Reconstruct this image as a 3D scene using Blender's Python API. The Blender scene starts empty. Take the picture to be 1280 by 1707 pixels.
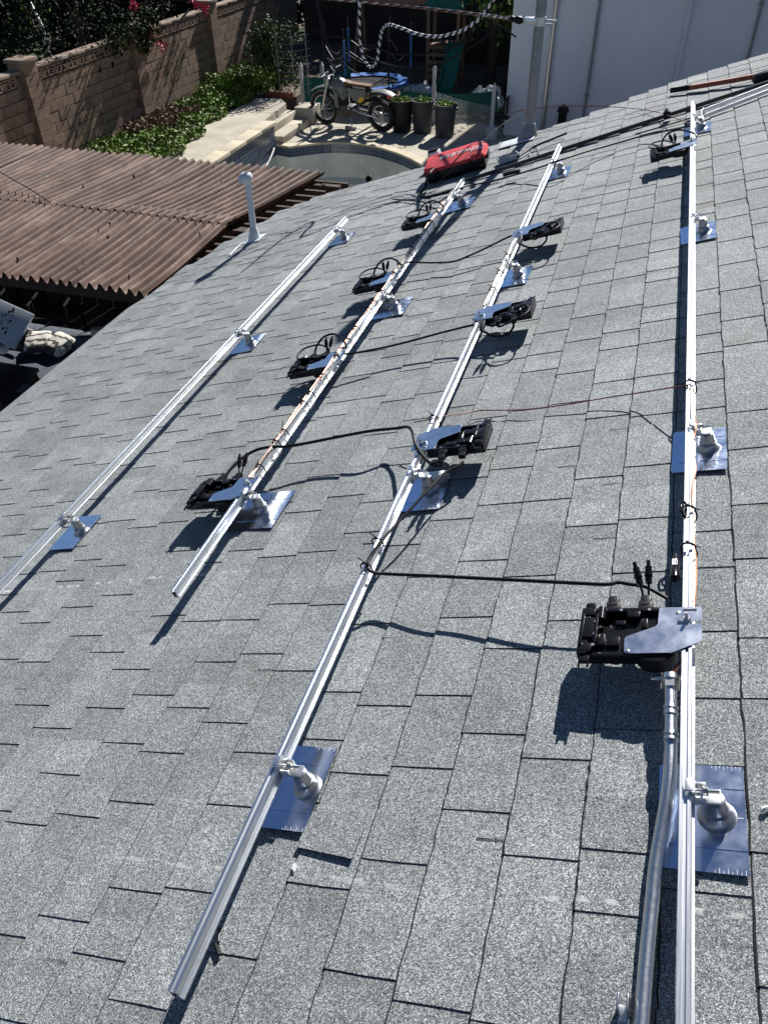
import bpy, bmesh, math, random
from mathutils import Vector, Matrix, Quaternion, noise
random.seed(7)
S = bpy.context.scene
COL = S.collection
# ------------------------------------------------------------------ camera
F, CX, CY = 1300.0, 640.0, 853.5
def cray(x, y): return Vector((x-CX, -(y-CY), -F)).normalized()
_y = cray(1158, -255)                       # direction of the roof rails
_n = cray(665, 2390)                        # straight down
_z = -(_n - _y*_n.dot(_y)); _z.normalize()
_x = _y.cross(_z)
R = Matrix((_x, _y, _z))                    # camera -> world
CAMZ = 5.43
CAM = Vector((0, 0, CAMZ))
cam = bpy.data.cameras.new('camera'); cam_o = bpy.data.objects.new('camera', cam); COL.objects.link(cam_o)
cam_o.matrix_world = Matrix.Translation(CAM) @ R.to_4x4()
cam.sensor_fit = 'VERTICAL'; cam.sensor_height = 36; cam.sensor_width = 27
cam.lens = F/1707*36; cam.clip_start = 0.05; cam.clip_end = 2000
S.camera = cam_o
# ------------------------------------------------------------------ light
SUN_EL, SUN_AZ = math.radians(36), math.radians(7)
w = bpy.data.worlds.new('World'); S.world = w; w.use_nodes = True
nt = w.node_tree; nt.nodes.clear()
sky = nt.nodes.new('ShaderNodeTexSky'); sky.sky_type = 'NISHITA'; sky.sun_disc = False
sky.sun_elevation = SUN_EL; sky.sun_rotation = SUN_AZ; sky.air_density = 0.66; sky.dust_density = 0.0; sky.ozone_density = 3.5
bg = nt.nodes.new('ShaderNodeBackground'); bg.inputs[1].default_value = 0.05
wo = nt.nodes.new('ShaderNodeOutputWorld'); nt.links.new(sky.outputs[0], bg.inputs[0]); nt.links.new(bg.outputs[0], wo.inputs[0])
sl = bpy.data.lights.new('sun', 'SUN'); sl.energy = 5.0; sl.angle = math.radians(0.53); sl.color = (1, .965, .92)
so = bpy.data.objects.new('sun', sl); COL.objects.link(so)
TOSUN = Vector((math.sin(SUN_AZ)*math.cos(SUN_EL), math.cos(SUN_AZ)*math.cos(SUN_EL), math.sin(SUN_EL)))
so.rotation_euler = TOSUN.to_track_quat('Z', 'Y').to_euler()
so.location = (3, 10, 30)
S.view_settings.view_transform = 'Standard'; S.view_settings.look = 'None'
S.view_settings.gamma = 1; S.view_settings.use_curve_mapping = False
S.view_settings.exposure = 0.75
# ------------------------------------------------------------------ roof frame: x upslope, y along the rails, z normal
TH = math.radians(18.4); H = 1.5
UPS = Vector((math.cos(TH), 0, math.sin(TH))); NRM = Vector((-math.sin(TH), 0, math.cos(TH))); ALONG = Vector((0, 1, 0))
FOOT = CAM - NRM*H
RM = Matrix.Translation(FOOT) @ Matrix((UPS, ALONG, NRM)).transposed().to_4x4()
def ray(x, y): return R @ cray(x, y)
def P(x, y, h=0.0):
    """pixel -> roof coordinates (v, u, h) on the sheet h above the roof"""
    d = ray(x, y); t = -(H-h)/d.dot(NRM); q = CAM + d*t - FOOT
    return Vector((q.dot(UPS), q.y, h))
def G(x, y, z=0.0):
    d = ray(x, y); return CAM + d*((z-CAMZ)/d.z)
def VY(x, y, Y):
    d = ray(x, y); return CAM + d*(Y/d.y)
def to_px(p):
    c = R.transposed() @ (p-CAM); return CX+F*c.x/-c.z, CY-F*c.y/-c.z, -c.z
# ------------------------------------------------------------------ mesh builder
class MB:
    def __init__(s): s.v = []; s.f = []; s.m = []
    def add(s, v, f, mi=0, M=None):
        b = len(s.v)
        s.v += [tuple(M @ Vector(p)) for p in v] if M else [tuple(p) for p in v]
        s.f += [tuple(i+b for i in q) for q in f]; s.m += [mi]*len(f); return s
    def box(s, c, d, M=None, mi=0, taper=1.0):
        x, y, z = d[0]/2, d[1]/2, d[2]/2; t = taper
        v = [(-x,-y,-z),(x,-y,-z),(x,y,-z),(-x,y,-z),(-x*t,-y*t,z),(x*t,-y*t,z),(x*t,y*t,z),(-x*t,y*t,z)]
        v = [(p[0]+c[0], p[1]+c[1], p[2]+c[2]) for p in v]
        return s.add(v, [(3,2,1,0),(4,5,6,7),(0,1,5,4),(1,2,6,5),(2,3,7,6),(3,0,4,7)], mi, M)
    def bevbox(s, c, d, b=.004, M=None, mi=0):
        bm = bmesh.new(); bmesh.ops.create_cube(bm, size=1)
        for q in bm.verts: q.co = Vector((q.co.x*d[0]+c[0], q.co.y*d[1]+c[1], q.co.z*d[2]+c[2]))
        bmesh.ops.bevel(bm, geom=bm.edges[:], offset=b, segments=2, affect='EDGES', profile=.6)
        bm.verts.index_update()
        s.add([q.co.copy() for q in bm.verts], [[q.index for q in f.verts] for f in bm.faces], mi, M); bm.free(); return s
    def prism(s, poly, z0, z1, M=None, mi=0):
        n = len(poly)
        v = [(p[0], p[1], z0) for p in poly] + [(p[0], p[1], z1) for p in poly]
        a = sum(poly[i][0]*poly[(i+1)%n][1]-poly[(i+1)%n][0]*poly[i][1] for i in range(n))
        top = tuple(range(n, 2*n)); bot = tuple(reversed(range(n)))
        side = [(i, (i+1)%n, (i+1)%n+n, i+n) for i in range(n)]
        fs = [top, bot]+side
        if a < 0: fs = [tuple(reversed(q)) for q in fs]
        return s.add(v, fs, mi, M)
    def lathe(s, prof, n=16, M=None, mi=0, cap=True):
        v = []; f = []
        for r, z in prof:
            for i in range(n):
                a = 2*math.pi*i/n; v.append((r*math.cos(a), r*math.sin(a), z))
        for k in range(len(prof)-1):
            for i in range(n):
                j = (i+1) % n; f.append((k*n+i, k*n+j, (k+1)*n+j, (k+1)*n+i))
        if cap:
            f.append(tuple(reversed(range(n)))); f.append(tuple(range((len(prof)-1)*n, len(prof)*n)))
        return s.add(v, f, mi, M)
    def cyl(s, a, b, r, n=10, mi=0, M=None, r2=None):
        a = Vector(a); b = Vector(b); q = (b-a).to_track_quat('Z', 'Y').to_matrix().to_4x4()
        T = Matrix.Translation(a) @ q
        if M: T = M @ T
        return s.lathe([(r, 0), (r if r2 is None else r2, (b-a).length)], n, T, mi)
    def torus(s, R0, r, n=28, k=8, M=None, mi=0):
        v = []; f = []
        for i in range(n):
            a = 2*math.pi*i/n
            for j in range(k):
                b = 2*math.pi*j/k; rr = R0+r*math.cos(b); v.append((rr*math.cos(a), rr*math.sin(a), r*math.sin(b)))
        for i in range(n):
            for j in range(k):
                f.append((i*k+j, ((i+1)%n)*k+j, ((i+1)%n)*k+(j+1)%k, i*k+(j+1)%k))
        return s.add(v, f, mi, M)
    def tube(s, pts, r, k=8, sub=6, mi=0, M=None, stripe=None, closed=False):
        pts = [Vector(p) for p in pts]
        if sub > 1: pts = spline(pts, sub)
        n = len(pts); T = []
        for i in range(n):
            t = pts[min(i+1, n-1)]-pts[max(i-1, 0)]
            T.append(t.normalized() if t.length > 1e-9 else Vector((0, 0, 1)))
        N = T[0].orthogonal().normalized(); v = []; f = []; ms = []
        for i in range(n):
            N = N - T[i]*N.dot(T[i]); N.normalize(); B = T[i].cross(N)
            rr = r[i*len(r)//n] if isinstance(r, (list, tuple)) else r
            for j in range(k):
                a = 2*math.pi*j/k; v.append(pts[i]+N*math.cos(a)*rr+B*math.sin(a)*rr)
        for i in range(n-1):
            for j in range(k):
                f.append((i*k+j, i*k+(j+1)%k, (i+1)*k+(j+1)%k, (i+1)*k+j))
                ms.append(mi if not stripe else (((i + j*stripe//k) // (stripe//2)) % 2))
        f.append(tuple(reversed(range(k)))); f.append(tuple(range((n-1)*k, n*k))); ms += [mi, mi]
        b = len(s.f); s.add(v, f, mi, M); s.m[b:] = ms
        return s
    def mesh(s, name, mats, smooth=False, ang=None):
        me = bpy.data.meshes.new(name); me.from_pydata(s.v, [], s.f); me.update()
        for m in (mats if isinstance(mats, (list, tuple)) else [mats]): me.materials.append(m)
        if any(s.m): me.polygons.foreach_set('material_index', s.m)
        if smooth:
            me.polygons.foreach_set('use_smooth', [True]*len(s.f))
            try: me.set_sharp_from_angle(angle=math.radians(ang or 40))
            except Exception: pass
        return me
def spline(pts, sub):
    out = []; n = len(pts)
    for i in range(n-1):
        a, b, c, d = pts[max(i-1,0)], pts[i], pts[i+1], pts[min(i+2,n-1)]
        for k in range(sub):
            t = k/sub
            out.append(.5*((2*b)+(c-a)*t+(2*a-5*b+4*c-d)*t*t+(3*b-a-3*c+d)*t*t*t))
    out.append(pts[-1]); return out
def tag(o, label=None, cat=None, group=None, kind=None):
    if label: o['label'] = label
    if cat: o['category'] = cat
    if group: o['group'] = group
    if kind: o['kind'] = kind
    return o
def thing(name, label, cat, M=None, group=None):
    o = bpy.data.objects.new(name, None); COL.objects.link(o); o.empty_display_size = .1
    if M is not None: o.matrix_world = M
    return tag(o, label, cat, group)
def link(name, me, parent=None, M=None):
    o = bpy.data.objects.new(name, me); COL.objects.link(o)
    if parent: o.parent = parent
    if M is not None:
        if parent: o.matrix_local = M
        else: o.matrix_world = M
    return o
def part(name, mb, mats, parent, smooth=True, M=None, ang=None):
    return link(name, mb.mesh(name, mats, smooth, ang), parent, M)
def solo(name, mb, mats, label, cat, group=None, M=None, smooth=True, kind=None):
    return tag(link(name, mb.mesh(name, mats, smooth), None, M), label, cat, group, kind)
def copy_tree(o, M=None, label=None, parent=None):
    c = o.copy(); COL.objects.link(c)
    if parent: c.parent = parent
    elif M is not None: c.matrix_world = M
    if label: c['label'] = label
    for ch in list(o.children): copy_tree(ch, None, None, c)
    return c
def TR(x=0, y=0, z=0): return Matrix.Translation((x, y, z))
def RZ(a): return Matrix.Rotation(math.radians(a), 4, 'Z')
def RX(a): return Matrix.Rotation(math.radians(a), 4, 'X')
def RY(a): return Matrix.Rotation(math.radians(a), 4, 'Y')
def leaves(n, fn, size, seed, up=.0, mb=None, mi=None):
    r = random.Random(seed); mb = mb or MB()
    for i in range(n):
        p = fn(r)
        if p is None: continue
        p = Vector(p); d = Vector((r.gauss(0, 1), r.gauss(0, 1), r.gauss(0, 1)+up)).normalized(); e = d.orthogonal().normalized()
        e = Quaternion(d, r.uniform(0, 6.28)) @ e; g2 = d.cross(e); s = size*r.uniform(.6, 1.35)
        mb.add([p-e*s*.5, p+g2*s*.33-d*s*.06, p+e*s*.5, p-g2*s*.33-d*s*.06], [(0, 1, 2, 3)], (mi if mi is not None else 0))
    return mb
# ------------------------------------------------------------------ materials
def mat(name, col, rough=.6, metal=0, var=0, scale=20, bump=0, bscale=None, col2=None, spec=.5, aniso=None, detail=4, rvar=0):
    m = bpy.data.materials.new(name); m.use_nodes = True; t = m.node_tree; b = t.nodes['Principled BSDF']
    b.inputs['Base Color'].default_value = (*col, 1); b.inputs['Roughness'].default_value = rough; b.inputs['Metallic'].default_value = metal
    b.inputs['Specular IOR Level'].default_value = spec
    if var or bump or col2 or rvar:
        tc = t.nodes.new('ShaderNodeTexCoord'); src = tc.outputs['Object']
        if aniso:
            mp = t.nodes.new('ShaderNodeMapping'); mp.inputs['Scale'].default_value = aniso; t.links.new(src, mp.inputs[0]); src = mp.outputs[0]
        nz = t.nodes.new('ShaderNodeTexNoise'); nz.inputs['Scale'].default_value = scale; nz.inputs['Detail'].default_value = detail
        nz.inputs['Roughness'].default_value = .65; t.links.new(src, nz.inputs['Vector'])
        if var or col2:
            rp = t.nodes.new('ShaderNodeValToRGB'); rp.color_ramp.elements[0].position = .32; rp.color_ramp.elements[1].position = .68
            c2 = col2 or tuple(min(1, c*(1+var)) for c in col); c1 = col if col2 else tuple(c*(1-var) for c in col)
            rp.color_ramp.elements[0].color = (*c1, 1); rp.color_ramp.elements[1].color = (*c2, 1)
            t.links.new(nz.outputs['Fac'], rp.inputs[0]); t.links.new(rp.outputs[0], b.inputs['Base Color'])
        if rvar:
            mr = t.nodes.new('ShaderNodeMapRange'); mr.inputs[1].default_value = .3; mr.inputs[2].default_value = .7
            mr.inputs[3].default_value = max(.02, rough-rvar); mr.inputs[4].default_value = rough+rvar
            t.links.new(nz.outputs['Fac'], mr.inputs[0]); t.links.new(mr.outputs[0], b.inputs['Roughness'])
        if bump:
            bn = t.nodes.new('ShaderNodeBump'); bn.inputs['Strength'].default_value = bump; bn.inputs['Distance'].default_value = .004
            h = nz.outputs['Fac']
            if bscale:
                n2 = t.nodes.new('ShaderNodeTexNoise'); n2.inputs['Scale'].default_value = bscale; t.links.new(src, n2.inputs['Vector']); h = n2.outputs['Fac']
            t.links.new(h, bn.inputs['Height']); t.links.new(bn.outputs[0], b.inputs['Normal'])
    return m
def shingle_mat(name, k):
    """asphalt granules: salt and pepper cells, stains, a pale snapped chalk line"""
    m = bpy.data.materials.new(name); m.use_nodes = True; t = m.node_tree; b = t.nodes['Principled BSDF']; N = t.nodes.new; L = t.links.new
    g = N('ShaderNodeNewGeometry')
    vo = N('ShaderNodeTexVoronoi'); vo.inputs['Scale'].default_value = 560; L(g.outputs['Position'], vo.inputs['Vector'])
    sx = N('ShaderNodeSeparateColor'); L(vo.outputs['Color'], sx.inputs[0])
    v2 = N('ShaderNodeTexVoronoi'); v2.inputs['Scale'].default_value = 150; L(g.outputs['Position'], v2.inputs['Vector'])
    s2 = N('ShaderNodeSeparateColor'); L(v2.outputs['Color'], s2.inputs[0])
    mc = N('ShaderNodeMapRange'); mc.inputs[3].default_value = .92; mc.inputs[4].default_value = 1.09; L(s2.outputs[0], mc.inputs[0])
    rp = N('ShaderNodeValToRGB'); e = rp.color_ramp.elements
    e[0].position = 0; e[0].color = (.042, .049, .052, 1); e[1].position = 1; e[1].color = (.62, .66, .66, 1)
    for p, c in ((.3, (.124, .136, .140, 1)), (.6, (.226, .245, .248, 1)), (.85, (.370, .396, .398, 1))):
        q = rp.color_ramp.elements.new(p); q.color = c
    L(sx.outputs[0], rp.inputs[0])
    n1 = N('ShaderNodeTexNoise'); n1.inputs['Scale'].default_value = 1.7; n1.inputs['Detail'].default_value = 6; n1.inputs['Roughness'].default_value = .6
    L(g.outputs['Position'], n1.inputs['Vector'])
    n2 = N('ShaderNodeTexNoise'); n2.inputs['Scale'].default_value = 14; n2.inputs['Detail'].default_value = 5; L(g.outputs['Position'], n2.inputs['Vector'])
    m1 = N('ShaderNodeMapRange'); m1.inputs[1].default_value = .3; m1.inputs[2].default_value = .7; m1.inputs[3].default_value = .80*k; m1.inputs[4].default_value = 1.10*k
    L(n1.outputs['Fac'], m1.inputs[0])
    m2 = N('ShaderNodeMapRange'); m2.inputs[1].default_value = .3; m2.inputs[2].default_value = .7; m2.inputs[3].default_value = .88; m2.inputs[4].default_value = 1.09
    L(n2.outputs['Fac'], m2.inputs[0])
    mu = N('ShaderNodeMath'); mu.operation = 'MULTIPLY'; L(m1.outputs[0], mu.inputs[0]); L(m2.outputs[0], mu.inputs[1])
    mu0 = mu; mu = N('ShaderNodeMath'); mu.operation = 'MULTIPLY'; L(mu0.outputs[0], mu.inputs[0]); L(mc.outputs[0], mu.inputs[1])
    vm = N('ShaderNodeVectorMath'); vm.operation = 'SCALE'; L(rp.outputs[0], vm.inputs[0]); L(mu.outputs[0], vm.inputs['Scale'])
    ns = N('ShaderNodeTexNoise'); ns.inputs['Scale'].default_value = 2.6; ns.inputs['Detail'].default_value = 7; ns.inputs['Roughness'].default_value = .7; L(g.outputs['Position'], ns.inputs['Vector'])
    ms = N('ShaderNodeMapRange'); ms.inputs[1].default_value = .60; ms.inputs[2].default_value = .74; ms.inputs[4].default_value = .55; L(ns.outputs['Fac'], ms.inputs[0])
    st_ = N('ShaderNodeMix'); st_.data_type = 'RGBA'; st_.blend_type = 'MULTIPLY'; L(ms.outputs[0], st_.inputs['Factor']); L(vm.outputs[0], st_.inputs['A']); st_.inputs['B'].default_value = (.58, .50, .42, 1)
    # chalk / scuff marks: short broken pale lines across the slope
    sp = N('ShaderNodeSeparateXYZ'); L(g.outputs['Position'], sp.inputs[0])
    w1 = N('ShaderNodeMath'); w1.operation = 'MULTIPLY_ADD'; L(sp.outputs[0], w1.inputs[0]); w1.inputs[1].default_value = -.05; L(sp.outputs[1], w1.inputs[2])
    nw = N('ShaderNodeTexNoise'); nw.inputs['Scale'].default_value = 3; L(g.outputs['Position'], nw.inputs['Vector'])
    w2 = N('ShaderNodeMath'); w2.operation = 'MULTIPLY_ADD'; L(nw.outputs['Fac'], w2.inputs[0]); w2.inputs[1].default_value = .03; L(w1.outputs[0], w2.inputs[2])
    tot = None
    for u0 in (CHALK):
        a = N('ShaderNodeMath'); a.operation = 'SUBTRACT'; L(w2.outputs[0], a.inputs[0]); a.inputs[1].default_value = u0
        c = N('ShaderNodeMath'); c.operation = 'ABSOLUTE'; L(a.outputs[0], c.inputs[0])
        d = N('ShaderNodeMath'); d.operation = 'LESS_THAN'; L(c.outputs[0], d.inputs[0]); d.inputs[1].default_value = .006
        if tot is None: tot = d
        else:
            s_ = N('ShaderNodeMath'); s_.operation = 'MAXIMUM'; L(tot.outputs[0], s_.inputs[0]); L(d.outputs[0], s_.inputs[1]); tot = s_
    n3 = N('ShaderNodeTexNoise'); n3.inputs['Scale'].default_value = 26; n3.inputs['Detail'].default_value = 3; L(g.outputs['Position'], n3.inputs['Vector'])
    n4 = N('ShaderNodeTexNoise'); n4.inputs['Scale'].default_value = 1.3; L(g.outputs['Position'], n4.inputs['Vector'])
    k3 = N('ShaderNodeMapRange'); k3.inputs[1].default_value = .5; k3.inputs[2].default_value = .62; L(n3.outputs['Fac'], k3.inputs[0])
    k4 = N('ShaderNodeMapRange'); k4.inputs[1].default_value = .42; k4.inputs[2].default_value = .55; L(n4.outputs['Fac'], k4.inputs[0])
    q1 = N('ShaderNodeMath'); q1.operation = 'MULTIPLY'; L(tot.outputs[0], q1.inputs[0]); L(k3.outputs[0], q1.inputs[1])
    q2 = N('ShaderNodeMath'); q2.operation = 'MULTIPLY'; L(q1.outputs[0], q2.inputs[0]); L(k4.outputs[0], q2.inputs[1])
    q3 = N('ShaderNodeMath'); q3.operation = 'MULTIPLY'; L(q2.outputs[0], q3.inputs[0]); q3.inputs[1].default_value = .85
    mx = N('ShaderNodeMix'); mx.data_type = 'RGBA'; L(q3.outputs[0], mx.inputs['Factor']); L(st_.outputs['Result'], mx.inputs['A']); mx.inputs['B'].default_value = (.55, .56, .55, 1)
    L(mx.outputs['Result'], b.inputs['Base Color'])
    b.inputs['Roughness'].default_value = .85; b.inputs['Specular IOR Level'].default_value = .3
    bp = N('ShaderNodeBump'); bp.inputs['Strength'].default_value = .35; bp.inputs['Distance'].default_value = .0015
    L(vo.outputs['Distance'], bp.inputs['Height']); bp.invert = True; L(bp.outputs[0], b.inputs['Normal'])
    return m
_c = lambda x, y: (RM @ P(x, y)).y - .05*(RM @ P(x, y)).x + .015
CHALK = (_c(230, 968), _c(760, 1485))
SH = [shingle_mat('shingle_granules_%d' % i, k) for i, k in enumerate((.90, 1.0, 1.07, 1.16))]
M_ = {}
M_['alu'] = mat('mill_aluminium', (.76, .78, .80), .36, 1, bump=.015, scale=40, aniso=(14, .25, 14), rvar=.04)
M_['flash'] = mat('sky_tinted_flashing_aluminium', (.62, .70, .86), .20, 1, bump=.012, scale=14, rvar=.07)  # aluminium, with some of the sky's blue reflection put into its base colour
M_['plate'] = mat('bracket_steel', (.62, .67, .76), .26, 1, bump=.02, scale=12, rvar=.06)
M_['cast'] = mat('cast_aluminium', (.40, .40, .41), .34, 1, var=.1, scale=40, bump=.12)
M_['galv'] = mat('galvanised_steel', (.56, .58, .61), .30, 1, var=.05, scale=110, bump=.008, rvar=.03)
M_['galvdull'] = mat('weathered_galvanised', (.27, .28, .29), .5, .6, var=.18, scale=14, bump=.15)
M_['blk'] = mat('black_plastic', (.008, .008, .009), .22, bump=.06, scale=140, spec=.25)
M_['blk2'] = mat('black_rubber', (.011, .011, .012), .4, var=.2, scale=40, spec=.2)
M_['blkm'] = mat('black_anodised', (.035, .037, .04), .35, .3, bump=.05, scale=40)
M_['cab'] = mat('black_cable_jacket', (.009, .009, .010), .55, spec=.2, var=.2, scale=60)
M_['screw'] = mat('zinc_screw', (.75, .73, .68), .28, 1)
M_['copper'] = mat('bare_copper', (.80, .38, .22), .3, 1, var=.1, scale=30)
M_['orange'] = mat('orange_insulation', (.48, .22, .13), .45, var=.15, scale=30)
M_['whitewire'] = mat('white_insulation', (.75, .73, .70), .45, var=.1, scale=30)
M_['redwire'] = mat('red_brown_insulation', (.17, .035, .025), .45, var=.2, scale=30)
M_['whitep'] = mat('white_label', (.78, .78, .76), .5, var=.05, scale=30)
M_['clear'] = mat('cloudy_plastic', (.40, .43, .45), .25, var=.15, scale=30, bump=.3)
M_['red'] = mat('red_moulded_plastic', (.62, .045, .055), .5, var=.14, scale=7, bump=.12, bscale=220)
M_['stack'] = mat('painted_vent_pipe', (.60, .64, .67), .5, var=.12, scale=12, bump=.2)
M_['rust'] = mat('rusty_red_steel', (.30, .075, .04), .65, var=.35, scale=25, bump=.2)
M_['stucco'] = mat('white_stucco', (.78, .78, .79), .9, var=.07, scale=.5, detail=8, bump=.25, bscale=90)
M_['conc'] = mat('pool_deck_concrete', (.40, .365, .29), .9, var=.2, scale=1.6, bump=.2, bscale=60, detail=8)
M_['cope'] = mat('pool_coping', (.50, .44, .32), .85, var=.16, scale=3, bump=.2, bscale=50)
M_['plaster'] = mat('pool_plaster', (.60, .62, .56), .85, var=.22, scale=1.1, bump=.1, detail=8)
M_['dirt'] = mat('bare_dirt', (.10, .075, .05), .95, var=.35, scale=2.5, bump=.5, bscale=30, detail=8)
M_['lawn'] = mat('lawn', (.035, .06, .015), .95, var=.5, scale=3, bump=.6, bscale=40)
M_['asphalt'] = mat('asphalt_edge', (.018, .018, .019), .9, var=.4, scale=300)
M_['wood'] = mat('dark_wood', (.05, .033, .022), .85, var=.35, scale=6, aniso=(6, 6, .5), bump=.3)
M_['wood2'] = mat('play_set_cedar', (.28, .16, .09), .8, var=.3, scale=8, aniso=(6, 6, .6), bump=.2)
M_['green'] = mat('green_plastic', (.01, .14, .085), .32, var=.1, scale=6)
M_['greencloth'] = mat('green_canvas', (.015, .13, .095), .8, var=.2, scale=8, bump=.2)
M_['bluepad'] = mat('blue_vinyl_pad', (.05, .16, .45), .35, var=.25, scale=9, bump=.3)
M_['bluefoam'] = mat('blue_foam', (.04, .13, .30), .7)
M_['tyre'] = mat('tyre_rubber', (.014, .014, .014), .8, var=.2, scale=20)
M_['mwhite'] = mat('bike_white_plastic', (.16, .172, .172), .4, var=.08, scale=8)
M_['myellow'] = mat('bike_yellow', (.75, .42, .02), .5)
M_['mseat'] = mat('bike_seat_tan', (.17, .07, .02), .7, var=.2, scale=10)
M_['engine'] = mat('engine_metal', (.10, .10, .10), .5, .7, var=.3, scale=30)
M_['binblk'] = mat('bin_black', (.006, .006, .006), .6, var=.2, scale=8)
M_['bingrey'] = mat('bin_grey', (.05, .052, .055), .6, var=.18, scale=6)
M_['soil'] = mat('potting_soil', (.03, .02, .012), .95, var=.3, scale=30)
M_['leafg'] = mat('leaf_green', (.11, .18, .022), .6, var=.5, scale=2.2, spec=.25)
M_['leafs'] = mat('leaf_olive', (.045, .065, .018), .65, var=.5, scale=2.2, spec=.2)
M_['leafy'] = mat('leaf_yellowgreen', (.19, .29, .035), .6, var=.35, scale=5)
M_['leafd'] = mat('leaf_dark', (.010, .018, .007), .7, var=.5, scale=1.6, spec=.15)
M_['flower'] = mat('magenta_bract', (.50, .02, .08), .6, var=.3, scale=6)
M_['dry'] = mat('dry_leaves', (.16, .11, .07), .9, var=.4, scale=8)
M_['bark'] = mat('bark', (.07, .05, .035), .95, var=.3, scale=12, bump=.5)
M_['tarp'] = mat('pale_tarp', (.55, .56, .56), .5, var=.25, scale=6, bump=.3)
M_['sofa'] = mat('grey_upholstery', (.065, .08, .10), .9, var=.2, scale=10, bump=.25, bscale=200)
M_['board'] = mat('pale_board', (.66, .72, .78), .5, var=.06, scale=6)
M_['leafprint'] = mat('leaf_print', (.01, .012, .01), .6)
M_['chair'] = mat('dark_chair_frame', (.02, .02, .022), .95, spec=.05)
M_['fencewood'] = mat('fence_boards', (.045, .032, .024), .9, var=.4, scale=5, aniso=(5, 5, .4), bump=.3)
M_['mesh'] = mat('pale_mesh', (.55, .55, .52), .7)
M_['house'] = mat('house_stucco', (.35, .30, .24), .9, var=.08, scale=3, bump=.2)
M_['fascia'] = mat('fascia_paint', (.22, .23, .24), .6, var=.1, scale=8)
M_['porch'] = mat('porch_slab', (.10, .09, .08), .9, var=.25, scale=3)
M_['cap'] = mat('wall_cap', (.22, .165, .125), .9, var=.2, scale=6, bump=.3, bscale=60)
M_['key'] = mat('key_block_face', (.32, .22, .16), .9, var=.25, scale=10, bump=.3)
M_['key_shade'] = mat('key_recess_painted_shade', (.05, .032, .025), .95, var=.25, scale=10)  # darkened so relief shade is painted into the recess colour
M_['mortar'] = mat('mortar', (.13, .10, .08), .95, var=.2, scale=10, bump=.3)
def block_mat(i, c):
    return mat('slump_block_%d' % i, c, .92, var=.22, scale=7, bump=.35, bscale=60, detail=6)
BL = [block_mat(i, c) for i, c in enumerate(((.20, .132, .092), (.235, .160, .115), (.175, .120, .086), (.215, .145, .105)))]
def tile_mat(name, s=13.0):
    m = bpy.data.materials.new(name); m.use_nodes = True; t = m.node_tree; b = t.nodes['Principled BSDF']; N = t.nodes.new; L = t.links.new
    tc = N('ShaderNodeUVMap'); br = N('ShaderNodeTexBrick'); br.offset = 0; br.inputs['Scale'].default_value = s
    br.inputs['Color1'].default_value = (.018, .035, .085, 1); br.inputs['Color2'].default_value = (.05, .075, .12, 1); br.inputs['Mortar'].default_value = (.25, .27, .28, 1)
    br.inputs['Mortar Size'].default_value = .055; br.inputs['Brick Width'].default_value = 1; br.inputs['Row Height'].default_value = 1
    L(tc.outputs[0], br.inputs['Vector']); L(br.outputs['Color'], b.inputs['Base Color']); b.inputs['Roughness'].default_value = .25
    return m
M_['tile'] = tile_mat('pool_tile'); 
def corr_mat():
    m = bpy.data.materials.new('brown_corrugated_panel'); m.use_nodes = True; t = m.node_tree; b = t.nodes['Principled BSDF']; N = t.nodes.new; L = t.links.new
    g = N('ShaderNodeNewGeometry'); mp = N('ShaderNodeMapping'); mp.inputs['Scale'].default_value = (1, .28, 1); L(g.outputs['Position'], mp.inputs[0])
    n1 = N('ShaderNodeTexNoise'); n1.inputs['Scale'].default_value = 5; n1.inputs['Detail'].default_value = 8; n1.inputs['Roughness'].default_value = .7; L(mp.outputs[0], n1.inputs['Vector'])
    rp = N('ShaderNodeValToRGB'); e = rp.color_ramp.elements; e[0].position = .3; e[0].color = (.032, .013, .008, 1); e[1].position = .74; e[1].color = (.26, .175, .14, 1)
    q = rp.color_ramp.elements.new(.5); q.color = (.092, .052, .037, 1)
    L(n1.outputs['Fac'], rp.inputs[0]); L(rp.outputs[0], b.inputs['Base Color']); b.inputs['Roughness'].default_value = .6; b.inputs['Specular IOR Level'].default_value = .15
    n2 = N('ShaderNodeTexNoise'); n2.inputs['Scale'].default_value = 40; L(g.outputs['Position'], n2.inputs['Vector'])
    bp = N('ShaderNodeBump'); bp.inputs['Strength'].default_value = .12; bp.inputs['Distance'].default_value = .01; L(n2.outputs['Fac'], bp.inputs['Height']); L(bp.outputs[0], b.inputs['Normal'])
    return m
M_['corr'] = corr_mat()
def cush_mat():
    m = bpy.data.materials.new('patterned_cushion_cloth'); m.use_nodes = True; t = m.node_tree; b = t.nodes['Principled BSDF']; N = t.nodes.new; L = t.links.new
    tc = N('ShaderNodeTexCoord'); mp = N('ShaderNodeMapping'); mp.inputs['Location'].default_value = (.12, .1, 0); L(tc.outputs['Object'], mp.inputs[0])
    wv = N('ShaderNodeTexWave'); wv.wave_type = 'RINGS'; wv.inputs['Scale'].default_value = 3.2; wv.inputs['Distortion'].default_value = 3.5; wv.inputs['Detail'].default_value = 1.2; wv.inputs['Detail Scale'].default_value = 2
    L(mp.outputs[0], wv.inputs['Vector'])
    rp = N('ShaderNodeValToRGB'); e = rp.color_ramp.elements; e[0].position = .10; e[0].color = (.06, .055, .05, 1); e[1].position = .24; e[1].color = (.62, .60, .54, 1)
    L(wv.outputs['Color'], rp.inputs[0]); L(rp.outputs[0], b.inputs['Base Color']); b.inputs['Roughness'].default_value = .9
    return m
M_['cush'] = cush_mat()
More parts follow.
